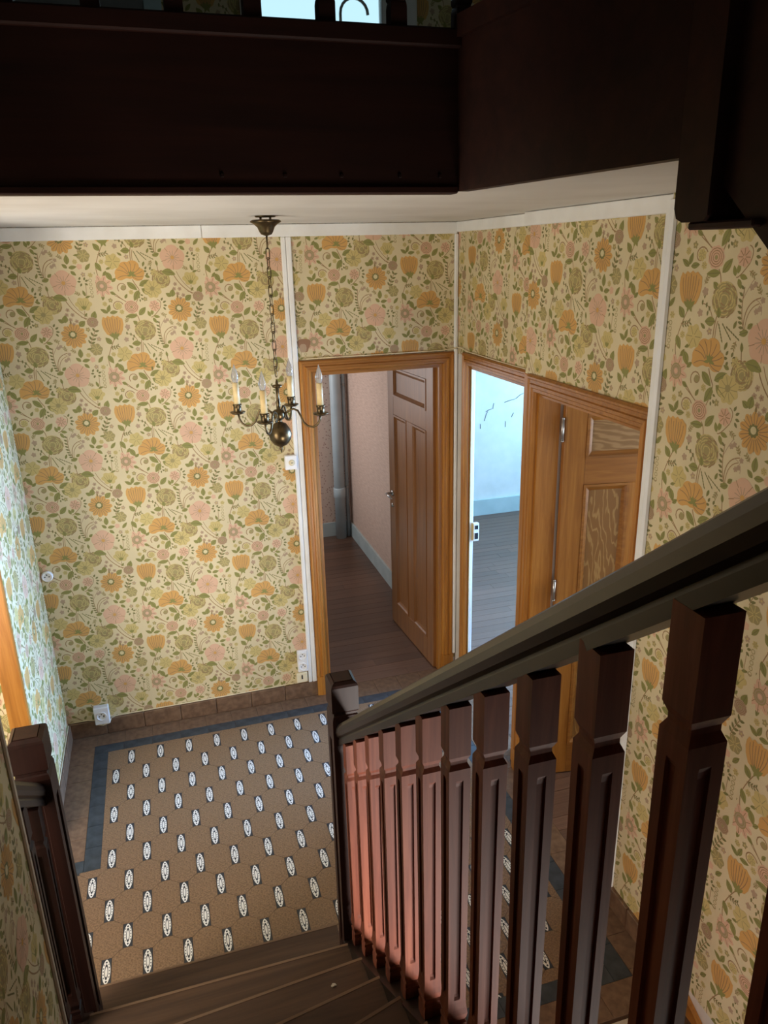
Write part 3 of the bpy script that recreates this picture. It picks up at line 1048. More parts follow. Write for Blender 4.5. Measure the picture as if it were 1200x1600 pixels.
for r_ in range(-1, 15):
    y = Y0 - B_ * r_
    off = 0.0 if r_ % 2 == 0 else 0.5
    for i in range(-6, 14):
        x = X0 + A_ * (i + off)
        if x > -1.25 and not hidden_under_stair(x, y) and (x > -0.62 or y > 2.3):
            lay(me_ins, ins, M['insert'], 'oval_insert_tile', x, y)
        xo = x + A_ / 2
        if xo > -1.25 and not hidden_under_stair(xo, y) and (xo > -0.62 or y > 2.3):
            lay(me_octo, octo, M['tile'], 'octagon_tile', xo, y)


def row(name, mat, x0, x1, y0, y1, along, n, stag=0.0):
    """row of border tiles"""
    a0, a1 = (x0, x1) if along == 'x' else (y0, y1)
    step = (a1 - a0) / n
    for k in range(n):
        p, q = a0 + k * step, a0 + (k + 1) * step
        g_ = 0.0008
        if along == 'x':
            pts = [(p + g_, y0 + g_), (q - g_, y0 + g_), (q - g_, y1 - g_), (p + g_, y1 - g_)]
        else:
            pts = [(x0 + g_, p + g_), (x1 - g_, p + g_), (x1 - g_, q - g_), (x0 + g_, q - g_)]
        tile_piece(name, pts, mat, random.uniform(-0.0005, 0.0002))


# dark band
row('band_tile', M['tile_dark'], FX0 - 0.076, 1.495, FY1, 4.032, 'x', 13)
row('band_tile', M['tile_dark'], FX0 - 0.076, FX0, 3.045, FY1, 'y', 6)
row('band_tile', M['tile_dark'], FX1, 1.495, 1.818, FY1, 'y', 14)
row('band_tile', M['tile_dark'], 0.5, FX1, 1.818, FY0, 'x', 6)
row('band_tile', M['tile_dark'], -1.9, FX0 - 0.076, 3.045, 3.121, 'x', 8)
# plain outer rows
row('plain_tile', M['tile_plain'], XL, 1.6, 4.032, YB + 0.04, 'x', 15)
row('plain_tile', M['tile_plain'], XL, FX0 - 0.076, 3.121, 4.032, 'y', 6)
row('plain_tile', M['tile_plain'], -1.9, XL, 3.121, YP, 'x', 7)
row('plain_tile', M['tile_plain'], 1.495, XR + 0.005, 1.69, 4.032, 'y', 15)
row('plain_tile', M['tile_plain'], 0.5, 1.495, 1.69, 1.818, 'x', 6)
row('plain_tile', M['tile_plain'], XR + 0.005, XD2 + 0.02, 3.2, YB + 0.04, 'y', 4)

# tile skirting
bb = structure('baseboard_back', 'brown clay skirting tiles below the back wall', 'baseboard')
n = 7
st = (0.762 - XL) / n
for k in range(n):
    MB().cbox(XL + k * st + 0.001, XL + (k + 1) * st - 0.001, YB - 0.016, YB + 0.002, 0.0, 0.1, 0.003).build('skirting_tile', M['tile_plain'], bb)
bb = structure('baseboard_left', 'brown clay skirting tiles below the left wall', 'baseboard')
for k in range(4):
    st = (YB - 0.016 - YP) / 4
    MB().cbox(XL - 0.002, XL + 0.016, YP + k * st + 0.001, YP + (k + 1) * st - 0.001, 0.0, 0.1, 0.003).build('skirting_tile', M['tile_plain'], bb)
for k in range(4):
    st = 0.3
    MB().cbox(XL - 0.012 - (k + 1) * st, XL - 0.012 - k * st - 0.002, YP - 0.016, YP + 0.002, 0.0, 0.1, 0.003).build('skirting_tile', M['tile_plain'], bb)
bb = structure('baseboard_right', 'brown clay skirting tiles at the foot of the stair wall', 'baseboard')
for k in range(3):
    st = 0.15
    MB().cbox(XR - 0.016, XR + 0.002, 2.165 - (k + 1) * st + 0.001, 2.165 - k * st - 0.001, 0.0, 0.1, 0.003).build('skirting_tile', M['tile_plain'], bb)
MB().cbox(XR - 0.016, XR + 0.03, 2.1665, 2.18, 0.0, 0.1, 0.003).build('skirting_tile', M['tile_plain'], bb)

# plank floors
def planks(name, label, x0, x1, y0, y1, pitch, seed, zt=0.0):
    f = slab(name, [(x0, x1, y0, y1, -0.06, -0.012)], M['grout'], label, 'floor')
    rng = random.Random(seed)
    me = MB().cbox(-0.5, 0.5, -0.5, 0.5, -1, 0, 0.0).mesh('plank', M['plank']) if False else MB().box(-0.5, 0.5, -0.5, 0.5, -1.0, 0.0).mesh('plank', M['plank'])
    y = y0
    while y < y1 - 0.01:
        w = min(pitch, y1 - y)
        x = x0
        while x < x1 - 0.02:
            L_ = rng.uniform(0.7, 1.5)
            e = min(x + L_, x1)
            if x1 - e < 0.3:
                e = x1
            inst('plank', me, f, ((x + e) / 2, y + w / 2, zt + rng.uniform(-0.0006, 0.0002)), 0, (e - x - 0.0016, w - 0.0022, 0.015))
            x = e
        y += pitch
    return f


planks('floor_corridor', 'dark brown plank floor of the corridor', 0.5, 1.70, YB + 0.04, 6.93, 0.085, 3)
planks('floor_parlour', 'plank floor shining in the bright room', XD2 + 0.02, 4.55, 3.2, 6.99, 0.085, 5)
planks('floor_closet', 'plank floor behind the open oak door', XR + 0.005, 3.2, 2.0, 3.2, 0.085, 9)

# ------------------------------------------------------------------ white trims
def trim(name, boxes, mat, label, c=0.003):
    mb = MB()
    for b in boxes:
        mb.cbox(*b, c)
    return tag(mb.build(name, mat), label, 'trim', None, 'structure')


co = structure('trim_2', 'white cornice board along the top of the back wall', 'trim')
for a, b in ((XL, 0.302), (0.304, 0.634), (0.636, XD2 - 0.01)):
    MB().cbox(a, b, YB - 0.018, YB + 0.002, 2.757, ZC - 0.002, 0.003).build('cornice_board', M['white'], co)
trim('trim_3', [(XD2 - 0.018, XD2 + 0.002, 3.162, YB - 0.02, 2.765, ZC - 0.002)], M['white'], 'white cornice board above the bright doorway')
trim('trim_4', [(XD3 - 0.022, XD3 + 0.002, 2.14, 3.185, 2.762, ZC - 0.002)], M['white'], 'white cornice board above the open oak door')
vs = structure('trim_5', 'white double cable cover running down beside the first doorway', 'trim')
for a, b in ((0.702, 0.726), (0.728, 0.756)):
    MB().cbox(a, b, YB - 0.016, YB + 0.002, 0.1, 2.757, 0.004).build('cover_strip', M['white'], vs)
trim('trim_6', [(XD2 - 0.024, XD2 - 0.004, YB - 0.024, YB - 0.002, 2.135, 2.757), (XD2 - 0.024, XD2 - 0.004, YB - 0.024, YB - 0.002, 0.13, 2.13)], M['white'], 'thin white strip in the corner between the two doorways', 0.004)
# quarter-round strip on the corner of the stair wall
prof = [(XR + 0.03, 2.163), (XR - 0.004, 2.163 - 0.03), (XR - 0.014, 2.163 - 0.028), (XR - 0.02, 2.163 - 0.016), (XR - 0.02, 2.163 + 0.004), (XR - 0.01, 2.163 + 0.016), (XR + 0.03, 2.163 + 0.016)]
tag(MB().extrude(prof, 'z', 0.1, 2.80).build('trim_7', M['white']), 'white rounded strip on the corner of the stair wall', 'trim', None, 'structure')
tag(MB().cbox(XL - 0.075, XL + 0.012, YP - 0.014, YP + 0.012, 0.1, 2.1, 0.005).build('trim_8', M['oak']), 'orange oak corner strip on the end of the left wall', 'trim', None, 'structure')

# ------------------------------------------------------------------ door casings and doors
CAS = [(0.0, 0.0), (0.0, 0.014), (0.008, 0.024), (0.016, 0.024), (0.02, 0.019), (0.034, 0.019), (0.038, 0.026), (0.05, 0.026), (0.054, 0.021), (0.066, 0.021), (0.074, 0.010), (0.074, 0.0)]


def casing(parent, plane, a0, a1, ztop, w, zf=0.13, feet=True):
    """moulded casing round an opening a0..a1; plane(a, d, z) gives the point d proud of the wall"""
    sc = w / 0.074

    def leg(side, name):
        mb = MB()
        def P(t, d, z):
            a = a0 - w + t * sc if side < 0 else a1 + w - t * sc
            return plane(a, d, z)
        n_ = len(CAS)
        vs, fs = [], []
        for z, top in ((zf, False), (None, True)):
            for t, d in CAS:
                zz = z if not top else ztop + w - t * sc
                vs.append(P(t, d, zz))
        fs = [list(range(n_)), list(range(n_, 2 * n_))[::-1]] + [(i, n_ + i, n_ + (i + 1) % n_, (i + 1) % n_) for i in range(n_)]
        mb.add(vs, fs)
        mb.build(name, M['oak'], parent)
        if feet:
            mb = MB()
            p_ = [(-0.002, 0), (-0.002, 0.024), (0.03 * sc, 0.03), (0.07 * sc, 0.028), (0.076 * sc, 0.0)]
            vs = []
            for z in (0.0, zf):
                for t, d in p_:
                    a = a0 - w + t if side < 0 else a1 + w - t
                    vs.append(plane(a, d, z))
            n2 = len(p_)
            mb.add(vs, [list(range(n2)), list(range(n2, 2 * n2))[::-1]] + [(i, n2 + i, n2 + (i + 1) % n2, (i + 1) % n2) for i in range(n2)])
            mb.build('casing_foot', M['oak'], parent)
    leg(-1, 'casing_leg')
    leg(1, 'casing_leg')
    mb = MB()
    n_ = len(CAS)
    vs = []
    for side in (-1, 1):
        for t, d in CAS:
            a = a0 - w + t * sc if side < 0 else a1 + w - t * sc
            vs.append(plane(a, d, ztop + w - t * sc))
    mb.add(vs, [list(range(n_)), list(range(n_, 2 * n_))[::-1]] + [(i, n_ + i, n_ + (i + 1) % n_, (i + 1) % n_) for i in range(n_)])
    mb.build('casing_head', M['oak_x'], parent)


def make_leaf(parent, w, h, mats, hinge_side_handle=True, th=0.036):
    """panelled leaf: local x from the hinge, y through the thickness (-y towards the hall), z up"""
    wood, rail, pan_top, pan_low = mats
    sw = 0.105
    zt0, zt1 = 1.735, h - 0.085      # top panel
    zl0, zl1 = 0.175, 1.61           # low panels
    z_ = 0.0
    def piece(nm, x0, x1, z0, z1, m):
        return MB().cbox(x0, x1, 0, th, z0, z1, 0.0015).build(nm, m, parent)
    piece('stile', 0, sw, 0, h, wood)
    piece('stile', w - sw, w, 0, h, wood)
    piece('rail', sw, w - sw, zt1, h, rail)
    piece('rail', sw, w - sw, zl1, zt0, rail)
    piece('rail', sw, w - sw, 0, zl0, rail)
    mid0, mid1 = w / 2 - 0.05, w / 2 + 0.05
    piece('muntin', mid0, mid1, zl0, zl1, wood)
    for nm, x0, x1, z0, z1, m in (('top_panel', sw, w - sw, zt0, zt1, pan_top), ('low_panel', sw, mid0, zl0, zl1, pan_low), ('low_panel', mid1, w - sw, zl0, zl1, pan_low)):
        pn = MB().box(x0, x1, 0.012, th - 0.012, z0, z1).build(nm, m, parent)
        # bevelled moulding frame on both faces
        for f0, f1, sg in ((0.012, -0.004, -1), (th - 0.012, th + 0.004, 1)):
            mb = MB()
            prof = [(0.0, f1 if True else 0), (0.012, f1), (0.02, (f0 + f1) / 2), (0.032, f0)]
            ring_ = []
            for t, y in prof:
                ring_.append([(x0 + t, y, z0 + t), (x1 - t, y, z0 + t), (x1 - t, y, z1 - t), (x0 + t, y, z1 - t)])
            ring_.insert(0, [(x0, f0, z0), (x1, f0, z0), (x1, f0, z1), (x0, f0, z1)])
            vs = [p_ for r_ in ring_ for p_ in r_]
            fs = []
            for k in range(len(ring_) - 1):
                for i in range(4):
                    j = (i + 1) % 4
                    fs.append((k * 4 + i, k * 4 + j, (k + 1) * 4 + j, (k + 1) * 4 + i))
            mb.add(vs, fs)
            mb.build('panel_moulding', rail, pn)


def handle(parent, x, z, th, m, direction):
    """lever with rose and keyhole plate on both faces"""
    for sgn, y in ((-1, 0.0), (1, th)):
        mb = MB()
        mb.tube([(x, y, z), (x, y + sgn * 0.045, z), (x, y + sgn * 0.05, z)], 0.009, 8)
        mb.tube([(x, y + sgn * 0.045, z), (x + direction * 0.05, y + sgn * 0.05, z), (x + direction * 0.11, y + sgn * 0.046, z - 0.004)], [0.008, 0.009, 0.006], 8)
        mb.tube([(x, y, z), (x, y + sgn * 0.006, z)], 0.022, 12)
        mb.tube([(x, y, z - 0.09), (x, y + sgn * 0.005, z - 0.09)], 0.015, 10)
        mb.build('door_handle', m, parent)


def hinge(parent, x, y, z, m=None):
    mb = MB()
    mb.tube([(x, y, z - 0.05), (x, y, z + 0.05)], 0.0075, 8)
    mb.tube([(x, y, z + 0.05), (x, y, z + 0.058)], [0.009, 0.004], 8)
    mb.tube([(x, y, z - 0.05), (x, y, z - 0.058)], [0.009, 0.004], 8)
    mb.build('hinge', m or M['steel'], parent)


# first doorway: brown leaf swung into the corridor
d1 = structure('door_1', 'brown panelled door swung open into the corridor in its oak casing', 'door')
casing(d1, lambda a, d, z: (a, YB - d, z), 0.827, 1.608, 2.045, 0.068)
MB().box(0.827, 0.847, YB - 0.0, YB + T, 0, 2.045).build('jamb', M['oak'], d1)
MB().box(1.588, 1.608, YB - 0.0, YB + T, 0, 2.045).build('jamb', M['oak'], d1)
MB().box(0.847, 1.588, YB - 0.0, YB + T, 2.025, 2.045).build('lintel', M['oak_x'], d1)
ang = math.atan2(4.992 - 4.205, 1.558 - 1.60)
lf = empty('leaf', (1.604, YB + 0.055, 0.006), math.radians(93.5), parent=d1)
make_leaf(lf, 0.77, 2.015, (M['brown_door'], M['brown_door'], M['brown_door'], M['brown_door']))
handle(lf, 0.715, 1.03, 0.036, M['steel'], -1)
for z in (0.25, 1.05, 1.85):
    hinge(lf, -0.006, 0.0, z)

# second doorway: only the white jamb lining and its lock keeper show
d2 = structure('door_2', 'oak cased doorway into the bright pale blue room', 'door')
casing(d2, lambda a, d, z: (XD2 - d, -a, z), -3.965, -3.25, 2.05, 0.07)
MB().prism([(XD2, 3.958), (XD2 + T, 4.214), (XD2 + T, 4.225), (XD2, 3.968)], 0, 2.05).build('jamb', M['oak'], d2)
MB().cbox(1.782, 1.806, 4.13, 4.165, 0, 2.05, 0.002).build('white_jamb_edge', M['white'], d2)
MB().box(XD2, XD2 + T, 3.165, 3.25, 0, 2.05).build('jamb', M['oak'], d2)
MB().box(XD2, XD2 + T, 3.25, 3.958, 2.035, 2.05).build('lintel', M['oak_y'], d2)
MB().cbox(XD3 - 0.004, XD2 + 0.002, 3.12, 3.165, 0, 2.125, 0.003).build('corner_post', M['oak'], d2)
kp = MB().cbox(1.798, 1.836, 4.105, 4.13, 0.925, 1.045, 0.003).build('lock_keeper', M['plastic'], d2)
MB().box(1.808, 1.83, 4.102, 4.106, 1.005, 1.03).box(1.808, 1.83, 4.102, 4.106, 0.94, 0.98).build('keeper_slot', M['hole'], kp)

# third doorway: figured oak leaf standing open
d3 = structure('door_3', 'figured oak door standing open beside the stair wall', 'door')
casing(d3, lambda a, d, z: (XD3 - d, -a, z), -3.03, -2.245, 2.053, 0.078)
MB().box(XD3, XD3 + T, 3.018, 3.03, 0, 2.053).build('jamb', M['oak'], d3)
MB().box(XD3, XD3 + T, 2.245, 2.257, 0, 2.053).build('jamb', M['oak'], d3)
MB().box(XD3, XD3 + T, 2.257, 3.018, 2.04, 2.053).build('lintel', M['oak_y'], d3)
lf3 = empty('leaf', (1.752, 2.985, 0.006), math.atan2(-0.17, 0.985), parent=d3)
make_leaf(lf3, 0.76, 2.03, (M['oak'], M['oak_x'], M['oak_figx'], M['oak_fig']))
handle(lf3, 0.70, 1.03, 0.036, M['steel'], -1)
for z in (0.25, 1.08, 1.88):
    hinge(lf3, -0.014, -0.006, z)

# ------------------------------------------------------------------ main stair
def post_mesh(name, prof, mat, wide=False):
    """square post from (z, half width, flute depth) rings; every side carries a flute"""
    rings = []
    for z, w, d in prof:
        g = w * 0.34
        e = w * 0.05
        side = [(-w, -w), (-g, -w), (-g + e, -w + d), (g - e, -w + d), (g, -w)]
        ring_ = []
        for k in range(4):
            c, s_ = (1, 0, -1, 0)[k], (0, 1, 0, -1)[k]
            for x, y in side:
                ring_.append((x * c - y * s_, x * s_ + y * c, z))
        rings.append(ring_)
    n_ = 20
    vs = [q for r_ in rings for q in r_]
    fs = []
    for k in range(len(rings) - 1):
        for i in range(n_):
            j = (i + 1) % n_
            fs.append((k * n_ + i, k * n_ + j, (k + 1) * n_ + j, (k + 1) * n_ + i))
    fs.append(list(range(n_))[::-1])
    fs.append([(len(rings) - 1) * n_ + i for i in range(n_)])
    return MB().add(vs, fs).mesh(name, mat)


SLOPE = 0.784
BAL_H = 0.85
w = 0.0215


def baluster_profile(h, w, sl=0.0):
    f = lambda t: h * (1 - t)
    d = 0.0045
    return [(f(1.0), w, 0), (f(0.955), w, 0), (f(0.945), w * 0.94, 0), (f(0.94), w * 0.86, 0), (f(0.934), w * 1.0, 0), (f(0.922), w * 1.02, 0), (f(0.915), w * 0.84, 0), (f(0.905), w * 0.98, 0), (f(0.89), w * 1.08, 0), (f(0.872), w * 0.98, 0), (f(0.85), w * 0.92, 0),
            (f(0.842), w * 0.92, 0.0), (f(0.834), w * 0.92, d * 0.7), (f(0.826), w * 0.92, d), (f(0.5), w * 0.95, d), (f(0.205), w, d), (f(0.195), w, d * 0.7), (f(0.187), w, 0),
            (f(0.158), w, 0), (f(0.146), w * 0.78, 0), (f(0.138), w * 0.78, 0), (f(0.125), w, 0), (f(0.0), w, 0)]


stair = empty('staircase', (0, 2.0, 0), 0, 'dark wooden stair climbing towards the viewer with a carved balustrade', 'staircase')


def sp(o):
    o.location = Vector(o.location) - Vector((0, 2.0, 0)) if o.parent == stair else o.location
    return o


YL = {1: (2.262, 2.258), 2: (2.013, 2.010), 3: (1.735, 1.80), 4: (1.44, 1.585)}
for k in range(5, 14):
    YL[k] = (1.44 - 0.30 * (k - 4), 1.585 - 0.205 * (k - 4))
RISE = 0.168
XA, XB = -0.448, 0.42
for k in range(1, 12):
    z = RISE * k
    x0, x1 = (-0.452, 0.43) if k == 1 else (XA, XB)
    (l0, r0), (l1, r1) = YL[k], YL[k + 1]
    t_ = MB().prism([(x0, l0 - 2), (x1, r0 - 2), (x1, r1 - 0.03 - 2), (x0, l1 - 0.03 - 2)], z - 0.03, z).build('tread', M['tread'], stair)
    MB().prism([(x0, l0 + 0.0012 - 2), (x1, r0 + 0.0012 - 2), (x1, r0 - 0.008 - 2), (x0, l0 - 0.008 - 2)], z - 0.028, z + 0.001).build('nosing_highlight', M['edge_light'], t_)  # pale strip paints the light that the rounded tread edge catches
    MB().prism([(x0, l0 - 0.025 - 2), (x1, r0 - 0.025 - 2), (x1, r0 - 0.045 - 2), (x0, l0 - 0.045 - 2)], z - RISE, z - 0.03).build('riser', M['tread'], stair)

# right hand string, spandrel, handrail
BX = 0.461


def zbase(y):
    return 0.335 + SLOPE * (2.0 - y)


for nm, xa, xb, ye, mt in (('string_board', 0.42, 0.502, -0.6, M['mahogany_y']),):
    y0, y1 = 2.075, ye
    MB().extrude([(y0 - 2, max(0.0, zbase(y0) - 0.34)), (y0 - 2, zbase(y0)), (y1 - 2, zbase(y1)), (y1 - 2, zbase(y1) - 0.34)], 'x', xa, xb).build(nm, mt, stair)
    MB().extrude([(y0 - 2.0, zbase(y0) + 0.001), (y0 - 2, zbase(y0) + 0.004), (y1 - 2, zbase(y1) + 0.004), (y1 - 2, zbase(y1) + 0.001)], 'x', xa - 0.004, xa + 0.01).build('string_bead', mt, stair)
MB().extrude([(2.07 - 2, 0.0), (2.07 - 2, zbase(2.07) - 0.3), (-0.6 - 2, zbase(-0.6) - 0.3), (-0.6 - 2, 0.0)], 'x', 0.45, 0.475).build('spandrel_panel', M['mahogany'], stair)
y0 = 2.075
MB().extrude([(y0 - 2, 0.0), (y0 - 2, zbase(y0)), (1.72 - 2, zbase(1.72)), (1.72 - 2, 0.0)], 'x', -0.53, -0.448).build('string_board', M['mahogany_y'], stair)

bal_me = post_mesh('baluster', baluster_profile(BAL_H, w), M['mahogany'])
for k in range(0, 13):
    y = 2.0 - 0.15 * k
    inst('baluster', bal_me, stair, (BX - 0.0013 * k, y - 2.0, zbase(y)))
RAIL = [(-0.024, 0.0), (-0.024, 0.016), (-0.021, 0.022), (-0.028, 0.028), (-0.032, 0.040), (-0.030, 0.053), (-0.022, 0.064), (-0.010, 0.069), (0.010, 0.069), (0.022, 0.064), (0.030, 0.053), (0.032, 0.040), (0.028, 0.028), (0.021, 0.022), (0.024, 0.016), (0.024, 0.0)]


def rail(x0, x1, ya, yb, za, parent=None):
    zb = za + SLOPE * (ya - yb)
    mb = MB()
    mb.sweep([(-a, b) for a, b in RAIL], [(x0, ya - 2, za), (x1, yb - 2, zb)], (-1, 0, 0), 0, True)
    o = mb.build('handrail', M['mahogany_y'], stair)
    o.data.set_sharp_from_angle(angle=math.radians(24))
    return o


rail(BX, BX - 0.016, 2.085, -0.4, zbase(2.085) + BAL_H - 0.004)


def newel(x, y, z0, z1, hw_, nm='newel_post'):
    b = z1 - 0.085
    d = 0.007
    prof = [(z0, hw_, 0), (z0 + 0.22, hw_, 0), (z0 + 0.235, hw_, d * 0.7), (z0 + 0.25, hw_, d), (b - 0.15, hw_, d), (b - 0.135, hw_, d * 0.7), (b - 0.12, hw_, 0), (b - 0.035, hw_, 0), (b - 0.02, hw_ * 0.93, 0), (b - 0.016, hw_ * 0.86, 0), (b - 0.008, hw_ * 0.86, 0), (b - 0.004, hw_ * 0.93, 0), (b, hw_, 0), (z1, hw_, 0)]
    me = post_mesh(nm, prof, M['blackwood'])
    o = inst(nm, me, stair, (x, y - 2.0, 0))
    c = hw_
    mb = MB()
    rr = [(c * 1.0, 0.0), (c * 1.0, 0.004), (c * 0.94, 0.012), (c * 0.72, 0.020), (c * 0.66, 0.018), (c * 0.64, 0.021)]
    vs = []
    for h_, z_ in rr:
        vs += [(-h_, -h_, z_), (h_, -h_, z_), (h_, h_, z_), (-h_, h_, z_)]
    fs = []
    for k in range(len(rr) - 1):
        for i in range(4):
            j = (i + 1) % 4
            fs.append((k * 4 + i, k * 4 + j, (k + 1) * 4 + j, (k + 1) * 4 + i))
    fs.append([(len(rr) - 1) * 4 + i for i in range(4)])
    mb.add(vs, fs)
    cp = mb.build('newel_cap', M['blackwood'], o)
    cp.location = (0, 0, z1)
    return o


newel(0.466, 2.118, 0.0, 1.335, 0.045)
newel(-0.487, 2.12, 0.0, 1.335, 0.05)
# short left rail with its balusters
rail(-0.487, -0.487, 2.075, 1.722, zbase(2.075) + BAL_H - 0.004)
bal_shaded = post_mesh('baluster', baluster_profile(BAL_H, w), M['blackwood'])  # darker wood colour paints the shade on the left balusters
for y in (2.0, 1.85):
    inst('baluster', bal_shaded, stair, (-0.487, y - 2.0, zbase(y)))

# crumbs of plaster on the treads
rng = random.Random(4)
for i, (x, y, z, s_, lab) in enumerate(((0.33, 1.865, RISE * 2, 0.014, 'largest pale plaster crumb on the dark stair tread'), (0.31, 1.73, RISE * 3, 0.007, 'small plaster crumb on the tread near the carved balusters'), (0.46, 2.115, RISE * 2 + 0.2, 0.0, ''), (0.41, 2.03, RISE * 1, 0.006, 'tiny white plaster crumb at the foot of the newel post'), (0.24, 1.62, RISE * 3, 0.005, 'speck of plaster on the lowest visible stair tread'))):
    if not lab:
        continue
    bm = bmesh.new()
    bmesh.ops.create_icosphere(bm, subdivisions=2, radius=s_)
    for v in bm.verts:
        v.co *= rng.uniform(0.75, 1.15)
        v.co.z *= 0.55
        v.co.x *= 1.25
    me = bpy.data.meshes.new('plaster_crumb')
    bm.to_mesh(me)
    bm.free()
    me.materials.append(M['crumb'])
    tag(inst('plaster_crumb', me, None, (x, y, z + s_ * 0.45)), lab, 'debris', 'plaster crumbs on the stair')

# ------------------------------------------------------------------ gallery edge above the hall
gal = empty('gallery', (0, 1.84, ZC), 0, 'dark wooden gallery edge with upright balusters above the hall', 'gallery')


def G(mb, nm, mat):
    for i, v in enumerate(mb.v):
        mb.v[i] = (v[0], v[1] - 1.84, v[2] - ZC)
    return mb.build(nm, mat, gal)


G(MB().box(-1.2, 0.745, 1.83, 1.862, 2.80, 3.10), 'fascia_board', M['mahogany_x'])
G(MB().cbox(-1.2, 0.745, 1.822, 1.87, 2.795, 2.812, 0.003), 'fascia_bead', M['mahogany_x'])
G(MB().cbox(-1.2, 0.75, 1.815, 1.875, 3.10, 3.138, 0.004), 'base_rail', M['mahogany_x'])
# second side, running back towards the upper flight
pA, pB = Vector((0.745, 1.83)), Vector((0.862, 1.158))
dv = (pB - pA).normalized()
nv = Vector((-dv.y, dv.x))
if nv.x < 0:
    nv = -nv
G(MB().prism([pA[:], pB[:], (pB + nv * 0.03)[:], (pA + nv * 0.03)[:]], 2.80, 3.12), 'fascia_board', M['mahogany_x'])
G(MB().prism([(pA - nv * 0.012)[:], (pB - nv * 0.012)[:], (pB + nv * 0.04)[:], (pA + nv * 0.04)[:]], 3.12, 3.165), 'base_rail', M['mahogany_x'])
gb = post_mesh('gallery_baluster', baluster_profile(0.8, 0.0185), M['mahogany_x'])
for x in (-0.68, -0.52, -0.36, -0.199, -0.04, 0.121, 0.281, 0.44, 0.602, 0.757):
    inst('gallery_baluster', gb, gal, (x, 0.002, 3.138 - ZC))
for t in (0.25, 0.42, 0.6, 0.77):
    q = pA + (pB - pA) * t + nv * 0.014
    inst('gallery_baluster', gb, gal, (q.x, q.y - 1.84, 3.165 - ZC))
G(MB().cbox(-1.2, 0.79, 1.812, 1.878, 3.938, 3.99, 0.012), 'gallery_rail', M['mahogany_x'])
# little square nail heads along the lower edge of the fascia
for x in (0.19, 0.33, 0.46, 0.60, 0.70):
    G(MB().cbox(x - 0.004, x + 0.004, 1.826, 1.832, 2.83, 2.838, 0.001), 'nail_head', M['blackwood'])

# upper flight: post with rounded drop, string running down towards the viewer
upf = empty('upper_flight', (0.9, 1.1, 2.7), 0, 'black underside of the upper stair flight in the top right corner', 'staircase')


def Uf(mb, nm, mat):
    for i, v in enumerate(mb.v):
        mb.v[i] = (v[0] - 0.9, v[1] - 1.1, v[2] - 2.7)
    return mb.build(nm, mat, upf)


c = 0.022
drop = [(1.155, 3.9), (1.155, 2.70 + c), (1.155 - c * 0.3, 2.70 + c * 0.3), (1.155 - c, 2.70), (1.072 + c * 0.4, 2.70), (1.072, 2.70 + c * 0.4), (1.072, 3.9)]
Uf(MB().extrude(drop, 'x', 0.86, 0.95), 'newel_post', M['mahogany_x'])
Uf(MB().cbox(0.868, 0.942, 0.98, 1.128, 2.688, 2.70, 0.003), 'drop_plate', M['mahogany_x'])
sl2 = 0.86
za = 2.679
Uf(MB().extrude([(1.09, za + sl2 * 0.101), (1.09, za + 0.75), (-0.7, za + 0.75 - sl2 * 1.79), (-0.7, za - sl2 * 1.689)], 'x', 0.885, 0.925), 'string_board', M['mahogany_x'])
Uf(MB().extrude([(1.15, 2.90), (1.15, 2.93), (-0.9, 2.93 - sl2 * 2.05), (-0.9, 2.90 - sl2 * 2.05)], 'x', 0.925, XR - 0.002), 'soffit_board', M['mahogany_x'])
for k in range(8):
    y = 1.14 - 0.21 * k
    z = ZU - 0.18 * (k + 1)
    Uf(MB().box(0.93, XR - 0.004, y - 0.24, y, z - 0.03, z), 'tread', M['tread'])

# cellar steps below the upper flight
cel = empty('cellar_steps', (1.1, 1.66, 0), 0, 'dark steps going down beside the stair wall at the bottom right', 'steps')
for k in range(4):
    y = 1.688 - 0.26 * k
    z = -0.003 - 0.17 * k
    o = MB().box(-0.59, 0.49, y - 0.28 - 1.66, y - 1.66, z - 0.035, z).build('step_tread', M['tread'], cel)
    MB().box(-0.59, 0.49, y - 0.272 - 1.66, y - 0.255 - 1.66, z - 0.2, z - 0.035).build('step_riser', M['tread'], cel)
    if k == 0:
        MB().cbox(-0.59, 0.49, y - 0.03 - 1.66, y - 1.66 - 0.012, z, z + 0.003, 0.001).build('nosing_strip', M['grey_bead'], cel)
MB().extrude([(1.715 - 1.66, 0.0), (1.715 - 1.66, 0.075), (1.69 - 1.66, 0.095), (0.3 - 1.66, -0.62), (0.3 - 1.66, -0.9), (1.45 - 1.66, -0.2)], 'x', XR - 1.1 - 0.022, XR - 1.1 - 0.002).build('skirt_board', M['oak_y'], cel)

# ------------------------------------------------------------------ chandelier
CX, CY = 0.503, 3.31
ch = empty('chandelier', (CX, CY, ZC), 0, 'aged brass four-armed chandelier with candle bulbs hanging from a chain', 'chandelier')


def CH(z):
    return z - ZC


MB().lathe([(0.004, CH(2.80)), (0.055, CH(2.804)), (0.063, CH(2.80)), (0.064, CH(2.796)), (0.050, CH(2.788)), (0.036, CH(2.776)), (0.028, CH(2.757)), (0.022, CH(2.748)), (0.010, CH(2.744)), (0.004, CH(2.742))], 28).build('canopy', M['brass'], ch)
mb = MB()
mb.tube([(-0.02, 0, CH(2.80)), (-0.02, 0, CH(2.818))], 0.005, 6)
mb.tube([(0.02, 0, CH(2.80)), (0.02, 0, CH(2.818))], 0.005, 6)
mb.lathe([(0.04, CH(2.814)), (0.045, CH(2.8195)), (0.01, CH(2.8195))], 20)
mb.build('ceiling_hook', M['brass'], ch)


